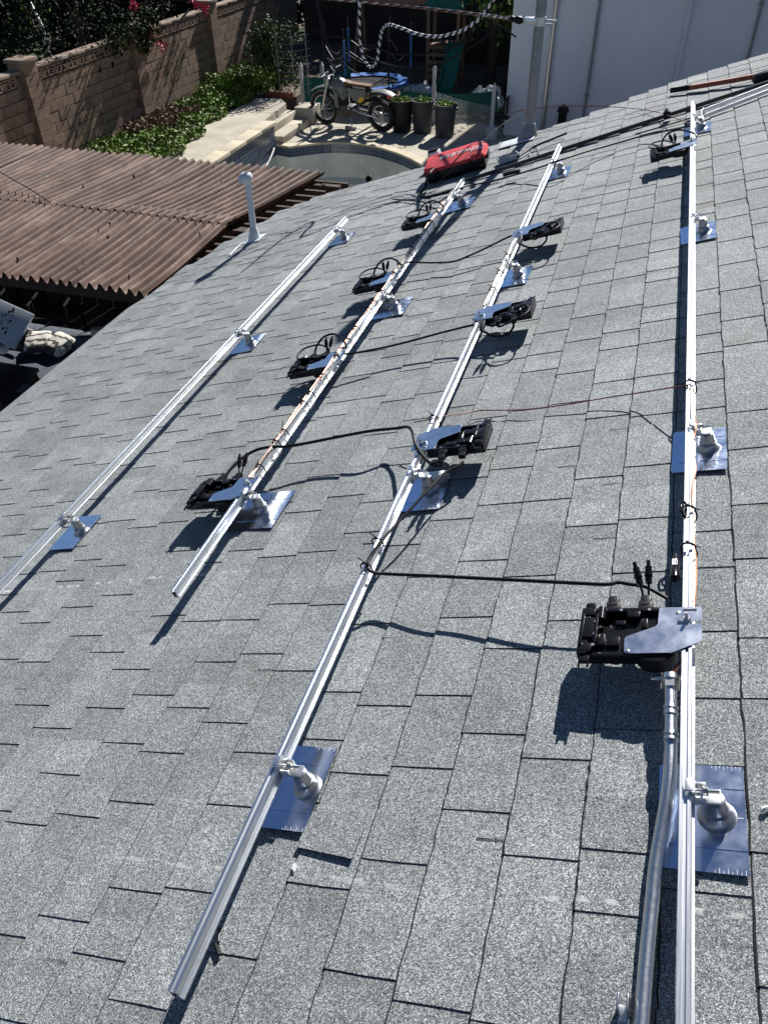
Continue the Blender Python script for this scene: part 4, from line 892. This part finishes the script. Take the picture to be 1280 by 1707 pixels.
def patio_chair(M, label):
    t = thing('porch_chair', label, 'chair', M, 'dark chairs under the patio cover')
    mb = MB(); mb.bevbox((0, 0, .42), (.5, .5, .05), .015); part('seat', mb, M_['chair'], t)
    mb = MB()
    mb.tube([(-.25, .24, .42), (-.25, .28, .95), (.25, .28, .95), (.25, .24, .42)], .022, 6, 1); part('back_frame', mb, M_['chair'], t)
    for sx in (-1, 1):
        mb = MB(); mb.tube([(sx*.25, -.24, .0), (sx*.26, -.26, .64), (sx*.26, .26, .66)], .02, 6, 1); part('arm_leg', mb, M_['chair'], t)
        mb = MB(); mb.tube([(sx*.25, .24, .42), (sx*.24, .28, 0)], .02, 6, 1); part('leg', mb, M_['chair'], t)
    return t
for x, y in ((38, 505), (92, 512)): q = G(x, y, .5); patio_chair(TR(q.x, q.y, 0) @ RZ(15), 'dark framed chair in the deep shade of the patio cover')
# ================================================================== BLOCK WALL
WX = -11.5; BW, BH = .40, .20
wl_ = thing('block_wall', 'tan slump block garden wall with a meander pattern course', 'wall', TR(WX, 18, 0))
mb = MB(); mb.box((-.11, -.5, 1.15), (.18, 21, 2.16)); part('mortar_core', mb, M_['mortar'], wl_, False)
def blk(me_cache={}):
    k = random.randrange(4)
    if k not in me_cache:
        mb = MB(); mb.bevbox((0, 0, 0), (.05, BW-.012, BH-.012), .004); me_cache[k] = mb.mesh('block', BL[k])
    return me_cache[k]
PIL = (10.25, 14.15, 18.0, 21.9, 25.75)
nb = 0
for c in range(8):
    z = .48+BH*c+BH/2; y = 12.6+(BW/2 if c % 2 else 0)
    while y < 25.5:
        if all(abs(y-p) > .22 for p in PIL) and nb < 296:
            link('block', blk(), wl_, TR(random.uniform(-.003, .004)-.025+.012, y-18, z)); nb += 1
        y += BW
def key_mesh():
    mb = MB(); mb.box((0, 0, 0), (.05, BW-.012, BH), mi=1)
    def s(y0, y1, z0, z1): mb.box((.032, (y0+y1)/2, (z0+z1)/2), (.026, y1-y0, z1-z0), mi=0)
    for o_ in (-.097, .097):
        m = 1 if o_ < 0 else -1; T = .017; a, b = .085, .085
        Y = lambda y: o_+m*y
        def q(y0, y1, z0, z1): s(min(Y(y0), Y(y1)), max(Y(y0), Y(y1)), z0, z1)
        q(-a, -a+T, -b, b); q(-a+T, a, b-T, b); q(a-T, a, -b+.002, b-T); q(-a+.05, a-T, -b, -b+T); q(-a+.05, -a+.05+T, -b+T, .035); q(-a+.05+T, .03, .035-T, .035)
    return mb.mesh('key_block', [M_['key'], M_['key_shade']])
km = key_mesh(); y = 12.4
while y < 26:
    if all(abs(y-p) > .22 for p in PIL): link('key_block', km, wl_, TR(-.02, y-18, 2.19))
    y += BW
for i in range(22):
    mb = MB(); mb.bevbox((-.09, -5.6+i*.62+.3, 2.325), (.26, .612, .055), .008); part('cap_stone', mb, M_['cap'], wl_)
for p in PIL[1:]:
    mb = MB(); mb.box((-.05, p-18, 1.2), (.28, .36, 2.36)); pl = part('pillar', mb, M_['mortar'], wl_, False)
    for c in range(10):
        mb = MB(); mb.bevbox((-.05, p-18, .48+BH*c+BH/2-.02), (.34, .41, BH-.008), .003); part('pillar_block', mb, BL[c % 4], pl, False)
    mb = MB(); mb.bevbox((-.05, p-18, 2.50), (.42, .48, .07), .01); part('pillar_cap', mb, M_['cap'], pl)
# ================================================================== FOLIAGE
def clumps(cs):
    def fn(r):
        c, rad = r.choice(cs); d = Vector((r.gauss(0, 1), r.gauss(0, 1), r.gauss(0, 1))).normalized()*r.random()**.42
        return (c[0]+d.x*rad[0], c[1]+d.y*rad[1], c[2]+d.z*rad[2])
    return fn
def limbs(root, tips, r0):
    mb = MB()
    for t_ in tips:
        m = (Vector(root)+Vector(t_))*.5+Vector((random.uniform(-.1, .1), random.uniform(-.1, .1), .1)); mb.tube([root, m, t_], [r0, r0, r0*.7, r0*.7, r0*.45, r0*.3], 7, 4)
    return mb
# bougainvillea behind and over the wall
bg_ = thing('bougainvillea', 'dark bougainvillea with magenta flowers spilling over the block wall', 'bush', TR(-12.4, 17.2, .2))
r = random.Random(11); cs = []
for i in range(30):
    y = r.uniform(14.9, 20.4); cs.append(((r.uniform(-13.2, -11.75)+12.4, y-17.2, r.uniform(2.2, 3.9)-.2), (r.uniform(.4, .75), r.uniform(.4, .8), r.uniform(.35, .65))))
for i in range(7): cs.append(((-11.45+12.4, r.uniform(17.1, 18.7)-17.2, r.uniform(1.95, 2.6)-.2), (.3, .4, .35)))
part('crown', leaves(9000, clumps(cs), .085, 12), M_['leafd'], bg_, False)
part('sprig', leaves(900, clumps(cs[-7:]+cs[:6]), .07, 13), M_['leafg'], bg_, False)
fl = [((-11.3+12.4, y-17.2, z-.2), (.10, .16, .16)) for y, z in ((18.4, 2.25), (18.9, 2.0), (18.0, 2.9), (20.9, 2.55), (21.3, 2.4), (20.6, 2.75), (16.8, 3.6), (19.5, 3.1))]
part('flower', leaves(260, clumps(fl), .075, 14), M_['flower'], bg_, False)
part('trunk', limbs((0, 0, 0), [(c[0][0], c[0][1], c[0][2]) for c in cs[::3]]+[(1.05, 3.4, 2.3)], .07), M_['bark'], bg_)
# ivy and dry leaves in the bed at the foot of the wall
def ivy(r):
    y = r.uniform(15.0, 23.2); x = r.uniform(-11.45, lerp(-9.45, -9.95, min(1, max(0, (y-16)/2.5)))+.12*math.sin(y*4.1))
    if 16.6 < y < 18.9 and x < -10.55+.2*math.sin(y*3): return None
    h = .12+.30*abs(noise.noise((x*1.1, y*.9, 3)))+(.25 if y > 21 else 0)
    return (x, y, RZ0-.02+h*r.random()**.5)
solo('ivy', leaves(11000, ivy, .085, 21, .8), M_['leafg'], 'green ivy covering the bed at the foot of the block wall', 'ivy', kind='stuff', smooth=False)
solo('bright_ivy', leaves(3000, ivy, .07, 23, 1.2), M_['leafy'], 'lighter young ivy leaves among the ivy bed', 'ivy', kind='stuff', smooth=False)
def dry(r):
    y = r.uniform(16.7, 18.9); return (r.uniform(-11.45, -10.45), y, RZ0+.22*r.random()**.7)
solo('dry_leaf_litter', leaves(2600, dry, .09, 22, .3), M_['dry'], 'brown dry leaf litter heaped against the block wall', 'leaves', kind='stuff', smooth=False)
def shrub(name, label, base, cs, n, size, m, seed, group=None):
    t = thing(name, label, 'shrub', TR(*base), group); part('foliage', leaves(n, clumps(cs), size, seed), m, t, False)
    part('stem', limbs((0, 0, 0), [c[0] for c in cs[:6]], .03), M_['bark'], t); return t
q = G(455, 160, RZ0); cs = [((random.uniform(-.45, .45), random.uniform(-.4, .4), random.uniform(.3, 1.55)), (.38, .38, .34)) for _ in range(14)]
shrub('tall_shrub', 'tall leafy shrub at the end of the raised deck', (q.x-.1, q.y+.6, RZ0), cs, 3400, .08, M_['leafs'], 31)
cs = [((random.uniform(-.7, .7), random.uniform(-.5, .5), random.uniform(.1, .5)), (.3, .3, .25)) for _ in range(12)]
shrub('low_shrub', 'low glossy shrub below the tall leafy shrub', (q.x-.7, q.y+.3, RZ0), cs, 2200, .08, M_['leafg'], 32)
# back trees and neighbour trees (cast the shade over the far yard)
def tree(label, x, y, h, rx, ry, seed, n=1600, size=.34, lowz=.25, m='leafd'):
    r = random.Random(seed); t = thing('shade_tree', label, 'tree', TR(x, y, 0), 'trees behind the yard')
    cs = [((r.uniform(-rx, rx), r.uniform(-ry, ry), r.uniform(h*lowz, h)), (r.uniform(.6, 1.1), r.uniform(.6, 1.1), r.uniform(.5, .9))) for _ in range(18)]
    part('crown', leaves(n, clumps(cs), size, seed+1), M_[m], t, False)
    mb = limbs((0, 0, h*.35), [c[0] for c in cs[:9]], .10); mb.tube([(0, 0, -.1), (.05, .03, h*.2), (0, 0, h*.36)], [.17, .16, .14, .13], 9, 3); part('trunk', mb, M_['bark'], t)
for i, (x, y, h) in enumerate(((-11.2, 31.0, 6.2), (-8.9, 31.6, 5.6), (-6.6, 31.2, 6.0), (-4.3, 31.8, 5.8), (-2.0, 31.4, 5.6))): tree('dense dark tree rising behind the back fence', x, y, h, 1.3, .8, 50+i)
for i, (x, y, h) in enumerate(((-14.2, 26.5, 5.2), (-16.6, 24.0, 5.6), (-15.6, 29.5, 6), (-19, 28, 6), (-21, 25.0, 6), (-18.6, 20.8, 5.0), (-16.5, 33, 6), (-23, 31, 7))): tree('dark tree in the neighbouring yard beyond the block wall', x, y, h, 1.5, 1.2, 70+i, lowz=.12)
q = VY(838, 45, 26.5); tree('light green tree leaning by the white building corner', q.x-.3, 26.5, 4.6, .7, .6, 91, 1100, .16, .2, 'leafy')
hd = thing('tall_hedge', 'tall dark hedge beyond the neighbouring yard', 'hedge', TR(-20, 34.5, 0))
hc = [((x, random.uniform(-.6, .6), z), (1.0, .7, .8)) for x in range(-13, 19) for z in (.6, 1.9, 3.2)]
part('foliage', leaves(7000, clumps(hc), .42, 95), M_['leafd'], hd, False)
part('stem', limbs((0, 0, 0), [c[0] for c in hc[::8]], .08), M_['bark'], hd)
# ================================================================== BACK YARD
bf = thing('back_fence', 'dark brown board fence closing the back of the yard', 'fence', TR(-7, 29.0, 0))
for i in range(62):
    mb = MB(); mb.box((-4.6+i*.15, (.012 if i % 2 else -.012), 1.15+random.uniform(-.03, .03)), (.165, .02, 2.3)); part('board', mb, M_['fencewood'], bf, False)
for z in (.5, 1.8):
    mb = MB(); mb.box((0, .06, z), (9.4, .06, .09)); part('rail', mb, M_['fencewood'], bf, False)
# posts with concrete buckets and mesh screens
def fpost(x, y, label, h=1.05, bucket=True):
    q = G(x, y, 0); t = thing('fence_post', label, 'post', TR(q.x, q.y, 0), 'pale pointed fence posts')
    mb = MB(); mb.bevbox((0, 0, h/2), (.085, .085, h), .006); mb.prism([(-.042, -.042), (.042, -.042), (.042, .042), (-.042, .042)], h, h+.001); mb.lathe([(.058, h), (.004, h+.10)], 4, RZ(45)); part('shaft', mb, M_['mesh'], t, False)
    if bucket: mb = MB(); mb.lathe([(.13, .002), (.155, .26), (.145, .27), (.1, .265)], 14); part('bucket', mb, M_['mesh'], t)
    return q
p1 = fpost(507, 190, 'pale pointed fence post beside the concrete steps', 1.15); p2 = fpost(540, 172, 'pale pointed fence post behind the dirt bike', .95, False)
p3 = fpost(722, 203, 'pale pointed fence post between two grey bins', 1.25); p4 = fpost(818, 231, 'pale fence post with bucket by the white building', 1.15)
def screen(name, a, b, h, m, label, nx, nz, r, sag=.1, solid=False):
    mb = MB(); a = Vector(a); b = Vector(b); d = b-a
    if solid:
        n = 16; v = []
        for i in range(n+1):
            p = a+d*(i/n); s = sag*math.sin(math.pi*i/n); off = .03*math.sin(i*1.7)
            v += [(p.x, p.y+off, .03), (p.x, p.y+off*.5, h-s)]
        mb.add(v, [(2*i, 2*i+2, 2*i+3, 2*i+1) for i in range(n)]); mb.add([(x, y+.006, z) for x, y, z in v], [(2*i+1, 2*i+3, 2*i+2, 2*i) for i in range(n)])
    else:
        for i in range(nx+1):
            p = a+d*(i/nx); mb.cyl((p.x, p.y, .02), (p.x, p.y, h-sag*math.sin(math.pi*i/nx)), r, 4)
        for k in range(nz+1):
            mb.tube([(a+d*t_) + Vector((0, 0, .02+(h-.02-sag*math.sin(math.pi*t_))*k/nz)) for t_ in (0, .25, .5, .75, 1)], r, 4, 1)
    return solo(name, mb, m, label, 'fence', smooth=False)
screen('mesh_screen', p1, p2+Vector((.8, .1, 0)), .95, M_['greencloth'], 'green shade cloth strung beside the steps post', 0, 0, 0, .18, True)
screen('mesh_screen', p3+Vector((-1.0, .35, 0)), p3+Vector((1.5, .9, 0)), .62, M_['greencloth'], 'green shade cloth behind the grey bins and slide foot', 0, 0, 0, .08, True)
screen('wire_screen', p3, p4, .72, M_['mesh'], 'pale wire mesh screen from the bins to the bucket post', 44, 16, .0035, .05)
# wire trellis by the shrub
t = thing('wire_trellis', 'thin wire trellis on rods beside the tall shrub', 'trellis', TR(*G(492, 160, RZ0)[:2], RZ0))
for x in (-.35, 0, .35): mb = MB(); mb.cyl((x, x*.4, 0), (x, x*.4, 1.5), .012, 6); part('rod', mb, M_['galvdull'], t)
for i in range(9): mb = MB(); mb.tube([(-.4, -.14, .1+i*.16), (0, .05, .07+i*.16), (.45, .16, .14+i*.16)], .006, 5, 4); part('wire', mb, M_['galvdull'], t)
# planted bins
def bin_(x, y, m, label, r=.27, h=.74):
    q = G(x, y, 0); t = thing('planter_bin', label, 'bin', TR(q.x, q.y+.1, 0), 'round plastic bins used as planters')
    mb = MB(); prof = [(r*.80, .0), (r*.83, .02), (r*.97, h*.90), (r*1.02, h*.91), (r*1.06, h*.92), (r*1.06, h), (r*1.0, h), (r*.97, h-.05), (r*.95, h-.10)]; mb.lathe(prof, 26, cap=True); part('shell', mb, m, t)
    for s in (-1, 1): mb = MB(); mb.bevbox((s*r*1.06, 0, h*.86), (.05, .16, .05), .01); part('handle', mb, m, t)
    mb = MB(); mb.lathe([(r*.95, h-.098), (r*.9, h-.08), (.01, h-.06)], 20); part('soil', mb, M_['soil'], t)
    for k in range(6):
        a = k*1.05; mb = MB(); mb.box((math.cos(a)*r*.925, math.sin(a)*r*.925, h*.5), (.02, .02, h*.7), None)
    return Vector((q.x, q.y+.1, h)), r
for (x, y, m, lab, pl) in ((668, 221, M_['binblk'], 'black round bin planted with greens behind the bike rear wheel', 'low green leaves filling the black bin'), (702, 222, M_['bingrey'], 'grey round bin between the black bin and the pointed post', 'leafy greens with white flowers filling the middle bin'), (739, 229, M_['bingrey'], 'grey round bin on the building side of the pointed post', 'low green leaves filling the bin next to the mesh screen')):
    c, rr_ = bin_(x, y, m, lab); t = thing('bin_plant', pl, 'plant', TR(c.x, c.y, c.z-.08), 'greens growing in the bins')
    part('foliage', leaves(420, clumps([((random.uniform(-.15, .15), random.uniform(-.15, .15), .06), (.13, .13, .09)) for _ in range(9)]), .055, int(x)), M_['leafy'], t, False)
    mb = MB()
    for k in range(7): mb.cyl((random.uniform(-.12, .12), random.uniform(-.12, .12), 0), (random.uniform(-.14, .14), random.uniform(-.14, .14), .10 if x != 702 else random.uniform(.1, .42)), .005, 5)
    part('stem', mb, M_['leafg'], t)
    if x == 702: part('flower', leaves(22, clumps([((.05, 0, .46), (.05, .05, .05)), ((.12, 0, .36), (.04, .04, .04))]), .06, 3), M_['whitep'], t, False)
# dirt bike -----------------------------------------------------------
fw, rw = G(544, 206), G(637, 219); dv = fw-rw; ang = math.degrees(math.atan2(dv.y, dv.x)); SC = dv.length/1.45
bk = thing('dirt_bike', 'white dirt bike with tan seat and yellow side panel parked by the pool', 'motorcycle', TR((fw.x+rw.x)/2, (fw.y+rw.y)/2, 0) @ RZ(ang) @ RX(-7 if True else 0) @ Matrix.Scale(SC, 4))
def wheel(x, R0, rt, knob):
    wz = R0; T = TR(x, 0, wz) @ RX(90)
    mb = MB(); mb.torus(R0-rt, rt, 36, 8, T)
    for i in range(36):
        a = i*math.pi/18
        for s in (-1, 1): mb.box((0, 0, 0), (.022, .03, .028), T @ RZ(math.degrees(a)) @ TR(R0-.004, 0, s*rt*.45))
    wh = part('wheel', mb, M_['tyre'], bk)
    mb = MB(); mb.torus(R0-rt*1.9, .014, 32, 6, T); part('rim', mb, M_['galv'], wh)
    mb = MB(); mb.lathe([(.035, -.06), (.05, -.03), (.05, .03), (.035, .06)], 14, T)
    if knob: mb.lathe([(.11, -.075), (.11, -.068)], 24, T)
    part('hub', mb, M_['galv'], wh)
    mb = MB()
    for i in range(18):
        a = i*math.pi/9; a2 = a+.35*(1 if i % 2 else -1)
        mb.cyl((math.cos(a)*.045, math.sin(a)*.045, .03*(1 if i % 2 else -1)), (math.cos(a2)*(R0-rt*1.9), math.sin(a2)*(R0-rt*1.9), 0), .003, 4, M=T)
    part('spoke', mb, M_['galv'], wh, False)
wheel(.725, .345, .045, 0); wheel(-.725, .32, .058, 1)
for s in (-1, 1):
    mb = MB(); mb.cyl((.725, s*.09, .345), (.50, s*.09, .92), .026, 10); mb.cyl((.63, s*.09, .59), (.47, s*.09, 1.0), .032, 10, r2=.03); part('fork_leg', mb, M_['galv'] if s > 0 else M_['blkm'], bk)
mb = MB(); mb.tube([(.46, -.38, 1.10), (.46, -.22, 1.10), (.48, -.1, 1.02), (.48, .1, 1.02), (.46, .22, 1.10), (.44, .38, 1.10)], .013, 8, 4); hb = part('handlebar', mb, M_['galv'], bk)
for s in (-1, 1): mb = MB(); mb.cyl((.455, s*.27, 1.10), (.44, s*.40, 1.10), .02, 10); part('grip', mb, M_['blk2'], hb)
def arcstrip(pts, w0, th):
    v = []; f = []; n = len(pts)
    for i, (x, z) in enumerate(pts):
        ww = w0*(.55+.45*math.sin(math.pi*(i+.6)/(n+.2))); v += [(x, -ww, z-.02), (x, 0, z), (x, ww, z-.02), (x, ww, z-.02-th), (x, 0, z-th), (x, -ww, z-.02-th)]
    for i in range(n-1):
        a, b = i*6, (i+1)*6
        for k in range(6): f.append((a+k, a+(k+1) % 6, b+(k+1) % 6, b+k))
    f += [tuple(reversed(range(6))), tuple(range((n-1)*6, n*6))]
    mb = MB(); mb.add(v, f); return mb
part('front_fender', arcstrip([(.42, .80), (.55, .83), (.70, .82), (.86, .77), (1.0, .69)], .085, .012), M_['mwhite'], bk)
part('rear_fender', arcstrip([(-.42, .80), (-.6, .84), (-.78, .86), (-.95, .83), (-1.08, .78)], .10, .014), M_['mwhite'], bk)
mb = MB(); mb.prism([(.14, .56), (.40, .72), (.44, .92), (.33, .985), (.18, .97), (.06, .86), (.06, .66)], -.115, .115, RX(90)); tk = part('fuel_tank', mb, M_['mwhite'], bk, False)
bm = bmesh.new(); bm.from_mesh(tk.data); bmesh.ops.bevel(bm, geom=bm.edges[:], offset=.028, segments=3, affect='EDGES'); bm.to_mesh(tk.data); bm.free()
for p in tk.data.polygons: p.use_smooth = True
mb = MB(); mb.lathe([(.035, 0), (.035, .025)], 12, TR(.28, 0, .985)); part('filler_cap', mb, M_['blk'], tk)
mb = MB(); mb.prism([(.12, .90), (.0, .855), (-.35, .86), (-.56, .87), (-.56, .92), (-.3, .925), (-.05, .93), (.10, .965)], -.085, .085, RX(90)); se = part('seat', mb, M_['mseat'], bk, False)
bm = bmesh.new(); bm.from_mesh(se.data); bmesh.ops.bevel(bm, geom=bm.edges[:], offset=.018, segments=2, affect='EDGES'); bm.to_mesh(se.data); bm.free()
for s in (-1, 1): mb = MB(); mb.bevbox((-.26, s*.088, .87), (.55, .012, .055), .004); part('seat_side', mb, M_['blk2'], se)
link('lettering', text_mesh('YAMAHA', .075, M_['whitep'], 0, .001), se, TR(-.28, .0965, .868) @ RZ(180) @ RX(90))
for s in (-1, 1):
    mb = MB(); mb.prism([(.02, .84), (-.46, .84), (-.42, .70), (-.26, .58), (-.12, .62)], -.008, .008, TR(0, s*.115, 0) @ RX(90)); sp_ = part('side_panel', mb, M_['mwhite'], bk, False)
    mb = MB(); mb.prism([(-.30, .70), (-.42, .70), (-.36, .60), (-.24, .58)], -.003, .003, TR(0, s*.127, 0) @ RX(90)); part('number_panel', mb, M_['myellow'], sp_, False)
    mb = MB(); mb.bevbox((.30, s*.13, .60), (.09, .03, .34), .012, RZ(0)); part('radiator_shroud', mb, M_['mwhite'], bk)
    mb = MB(); mb.tube([(-.08, s*.08, .40), (-.4, s*.10, .36), (-.725, s*.10, .32)], .026, 8, 2); part('swingarm', mb, M_['galv'], bk)
mb = MB(); mb.bevbox((.10, 0, .36), (.34, .22, .22), .03); mb.lathe([(.09, 0), (.09, .05)], 18, TR(.02, .10, .36) @ RX(-90)); mb.lathe([(.09, 0), (.09, .05)], 18, TR(.02, -.10, .36) @ RX(90)); en = part('engine', mb, M_['engine'], bk)
for i in range(7): mb = MB(); mb.bevbox((.17, 0, .47+i*.026), (.18, .18, .010), .003, TR(0, 0, 0)); part('cylinder_fin', mb, M_['engine'], en)
mb = MB(); mb.tube([(.44, 0, .92), (.30, 0, .50), (.28, 0, .26), (.0, 0, .22), (-.12, 0, .40)], .022, 8, 4); mb.tube([(.44, 0, .93), (.1, 0, .84), (-.3, 0, .80), (-.5, 0, .80)], .02, 8, 3); mb.tube([(-.10, 0, .40), (-.3, 0, .66), (-.46, 0, .80)], .018, 8, 2); part('frame', mb, M_['blkm'], bk)
mb = MB(); mb.tube([(.25, -.06, .50), (.36, -.10, .40), (.22, -.14, .26), (.0, -.15, .36), (-.2, -.15, .55), (-.45, -.15, .68)], .03, 8, 4); mb.cyl((-.42, -.15, .67), (-.82, -.15, .80), .045, 12); part('exhaust', mb, M_['blkm'], bk)
mb = MB(); mb.bevbox((.58, 0, .97), (.03, .2, .2), .01, RY(0)); part('headlight_plate', mb, M_['mwhite'], bk)
mb = MB(); mb.cyl((-.02, .10, .28), (-.10, .24, .0), .012, 8); part('kickstand', mb, M_['galv'], bk)
mb = MB(); mb.bevbox((-.98, 0, .74), (.10, .12, .06), .012); part('tail_light', mb, M_['red'], bk)
# trampoline ------------------------------------------------------------
cl_, cr_ = G(541, 141, .62), G(675, 141, .62); cc = (cl_+cr_)/2; TRr = (cr_-cl_).length/2
t = thing('trampoline', 'round trampoline with torn blue pad and foam sleeved poles', 'trampoline', TR(cc.x, cc.y+.35, 0))
mb = MB(); n = 40; v = []; rr = random.Random(8)
for i in range(n):
    a = 2*math.pi*i/n; w_ = .27+rr.uniform(-.05, .05)
    for rad, z in ((TRr, .60), (TRr+.02, .65+rr.uniform(-.02, .03)), (TRr-w_*.5, .67+rr.uniform(-.02, .03)), (TRr-w_, .63)): v.append((rad*math.cos(a), rad*math.sin(a)*.92, z))
mb.add(v, [(4*i+k, 4*((i+1) % n)+k, 4*((i+1) % n)+k+1, 4*i+k+1) for i in range(n) for k in range(3)]); part('blue_pad', mb, M_['bluepad'], t)
mb = MB(); mb.lathe([(TRr-.2, .60), (.5, .585), (.02, .58)], 32, cap=False); part('jump_mat', mb, M_['blk2'], t)
mb = MB(); mb.torus(TRr, .025, 36, 6, TR(0, 0, .58)); part('ring_frame', mb, M_['galv'], t)
for i in range(6):
    a = i*math.pi/3+.25; x, y = (TRr+.06)*math.cos(a), (TRr+.06)*math.sin(a)*.92
    mb = MB(); mb.cyl((x, y, 0), (x, y, 2.0), .02, 8); po = part('net_pole', mb, M_['blkm'], t)
    mb = MB(); mb.cyl((x, y, .95), (x, y, 1.75), .033, 10); part('foam_sleeve', mb, M_['bluefoam'] if i % 2 == 0 else M_['blk2'], po)
    mb = MB(); mb.cyl((x, y, 0), (x*.98, y*.98, .58), .02, 8); part('leg', mb, M_['galv'], t)
mb = MB()
for i in range(6):
    a, b = i*math.pi/3+.25, (i+1)*math.pi/3+.25
    for z in (1.2, 1.5): mb.tube([((TRr+.06)*math.cos(a), (TRr+.06)*math.sin(a)*.92, z), ((TRr-.1)*math.cos((a+b)/2), (TRr-.1)*math.sin((a+b)/2)*.92, z-.28), ((TRr+.06)*math.cos(b), (TRr+.06)*math.sin(b)*.92, z)], .012, 5, 4)
part('sagging_net', mb, M_['blk2'], t)
# play set with slide ------------------------------------------------------
pb = VY(738, 150, 26.2); t = thing('play_set', 'wooden play tower with green canopy and green slide', 'play set', TR(pb.x, 26.4, 0))
for sx in (-.45, .45):
    for sy in (-.4, .4): mb = MB(); mb.box((sx, sy, 1.15), (.09, .09, 2.3)); part('post', mb, M_['wood2'], t, False)
for i in range(7): mb = MB(); mb.box((-.39+i*.13, 0, 1.02), (.12, .9, .03)); part('floor_board', mb, M_['wood2'], t, False)
for i in range(5): mb = MB(); mb.box((0, -.43, .18+i*.2), (.9, .04, .09)); part('rung', mb, M_['wood2'], t, False)
mb = MB(); mb.prism([(-.6, 1.95), (.6, 1.95), (.62, 2.0), (.0, 2.55), (-.62, 2.0)], -.55, .55, RX(90)); part('canopy', mb, M_['greencloth'], t, False)
mb = MB(); mb.box((-1.55, 0, 2.05), (2.3, .10, .14)); part('swing_beam', mb, M_['wood2'], t, False)
for s in (-1, 1): mb = MB(); mb.tube([(-2.65, s*.1, 2.05), (-2.75, s*.7, 0)], .05, 4, 1); part('swing_leg', mb, M_['wood2'], t, False)
def slide_mb():
    sec = [(-.24, .10), (-.24, .14), (-.20, .14), (-.19, .02), (.19, .02), (.20, .14), (.24, .14), (.24, .10), (.2, -.02), (-.2, -.02)]
    path = [(-.45, 1.10), (-.65, 1.06), (-.95, .78), (-1.3, .46), (-1.6, .22), (-1.85, .12), (-2.1, .10)]; pts = spline([Vector((0, p[0], p[1])) for p in path], 4); n = len(sec); mb = MB(); v = []
    for p in pts: v += [(x, p.y, p.z+z) for x, z in sec]
    f = [(i*n+k, i*n+(k+1) % n, (i+1)*n+(k+1) % n, (i+1)*n+k) for i in range(len(pts)-1) for k in range(n)]
    f += [tuple(range(n)), tuple(reversed(range((len(pts)-1)*n, len(pts)*n)))]; mb.add(v, f); return mb
part('slide', slide_mb(), M_['green'], t, True, TR(.45, 0, 0))
# tarps, chair, hose, debris
def crumple(name, c, w_, d, h, m, label, cat, seed):
    mb = MB(); n = 14; v = []
    for i in range(n+1):
        for j in range(n+1):
            x, y = i/n-.5, j/n-.5; e = max(0, 1-(2*x)**2)*max(0, 1-(2*y)**2); z = h*e**.6*(.55+.9*abs(noise.noise((x*5+seed, y*5, seed))))+.01
            v.append((x*w_*(1+.2*noise.noise((y*4, seed, 1))), y*d*(1+.2*noise.noise((x*4, seed, 2))), z))
    W = n+1; mb.add(v, [(i*W+j, (i+1)*W+j, (i+1)*W+j+1, i*W+j+1) for i in range(n) for j in range(n)]); return solo(name, mb, m, label, cat, M=TR(c.x, c.y, .0), smooth=False)
crumple('crumpled_tarp', G(808, 172), 1.1, .9, .55, M_['tarp'], 'crumpled pale grey tarp heaped near the white building', 'tarp', 3)
crumple('white_sheet', G(790, 182), 1.3, .7, .16, M_['whitep'], 'torn white plastic sheet by the slide foot', 'sheet', 9)
crumple('black_bag', G(838, 168), .7, .6, .55, M_['blk2'], 'black bag slumped beside the pale tarp', 'bag', 5)
crumple('scrap_cloth', G(705, 152), 1.2, .5, .2, M_['tarp'], 'pale scraps lying between trampoline and play tower', 'scraps', 12)
q = G(838, 222); t = thing('folding_chair', 'black folding chair against the white building', 'chair', TR(q.x-.1, q.y-.2, 0))
mb = MB(); mb.bevbox((0, 0, .45), (.4, .4, .04), .01, RY(8)); part('seat', mb, M_['blk2'], t); mb = MB(); mb.bevbox((.2, 0, .7), (.03, .38, .4), .01); part('backrest', mb, M_['blk2'], t)
for s in (-1, 1): mb = MB(); mb.tube([(.2, s*.18, .9), (-.2, s*.18, 0)], .012, 6, 1); mb.tube([(-.18, s*.18, .46), (.22, s*.18, 0)], .012, 6, 1); part('leg', mb, M_['blkm'], t)
def grass(r): c = G(795, 190); return (c.x+r.gauss(0, .35), c.y+r.gauss(0, .18), .10*r.random())
solo('grass_tuft', leaves(700, grass, .09, 61, 0), M_['leafy'], 'patch of green grass beyond the wire mesh screen', 'grass', kind='stuff', smooth=False)
q = G(585, 216); mb = MB(); mb.bevbox((0, 0, .04), (.3, .16, .08), .03); solo('flat_stone', mb, M_['conc'], 'flat stone under the parked bike', 'stone', M=TR(q.x, q.y, 0) @ RZ(15))
mb = MB(); a = VY(52, 5, 19.5); b = VY(72, 45, 19.0); mb.cyl((a.x, a.y, a.z), (b.x, b.y, b.z), .03, 8); mb.cyl((b.x, b.y, b.z), (b.x+.1, b.y-.1, .2), .03, 8); solo('white_pole', mb, M_['whitep'], 'slanting white pole in the neighbouring yard', 'pole')
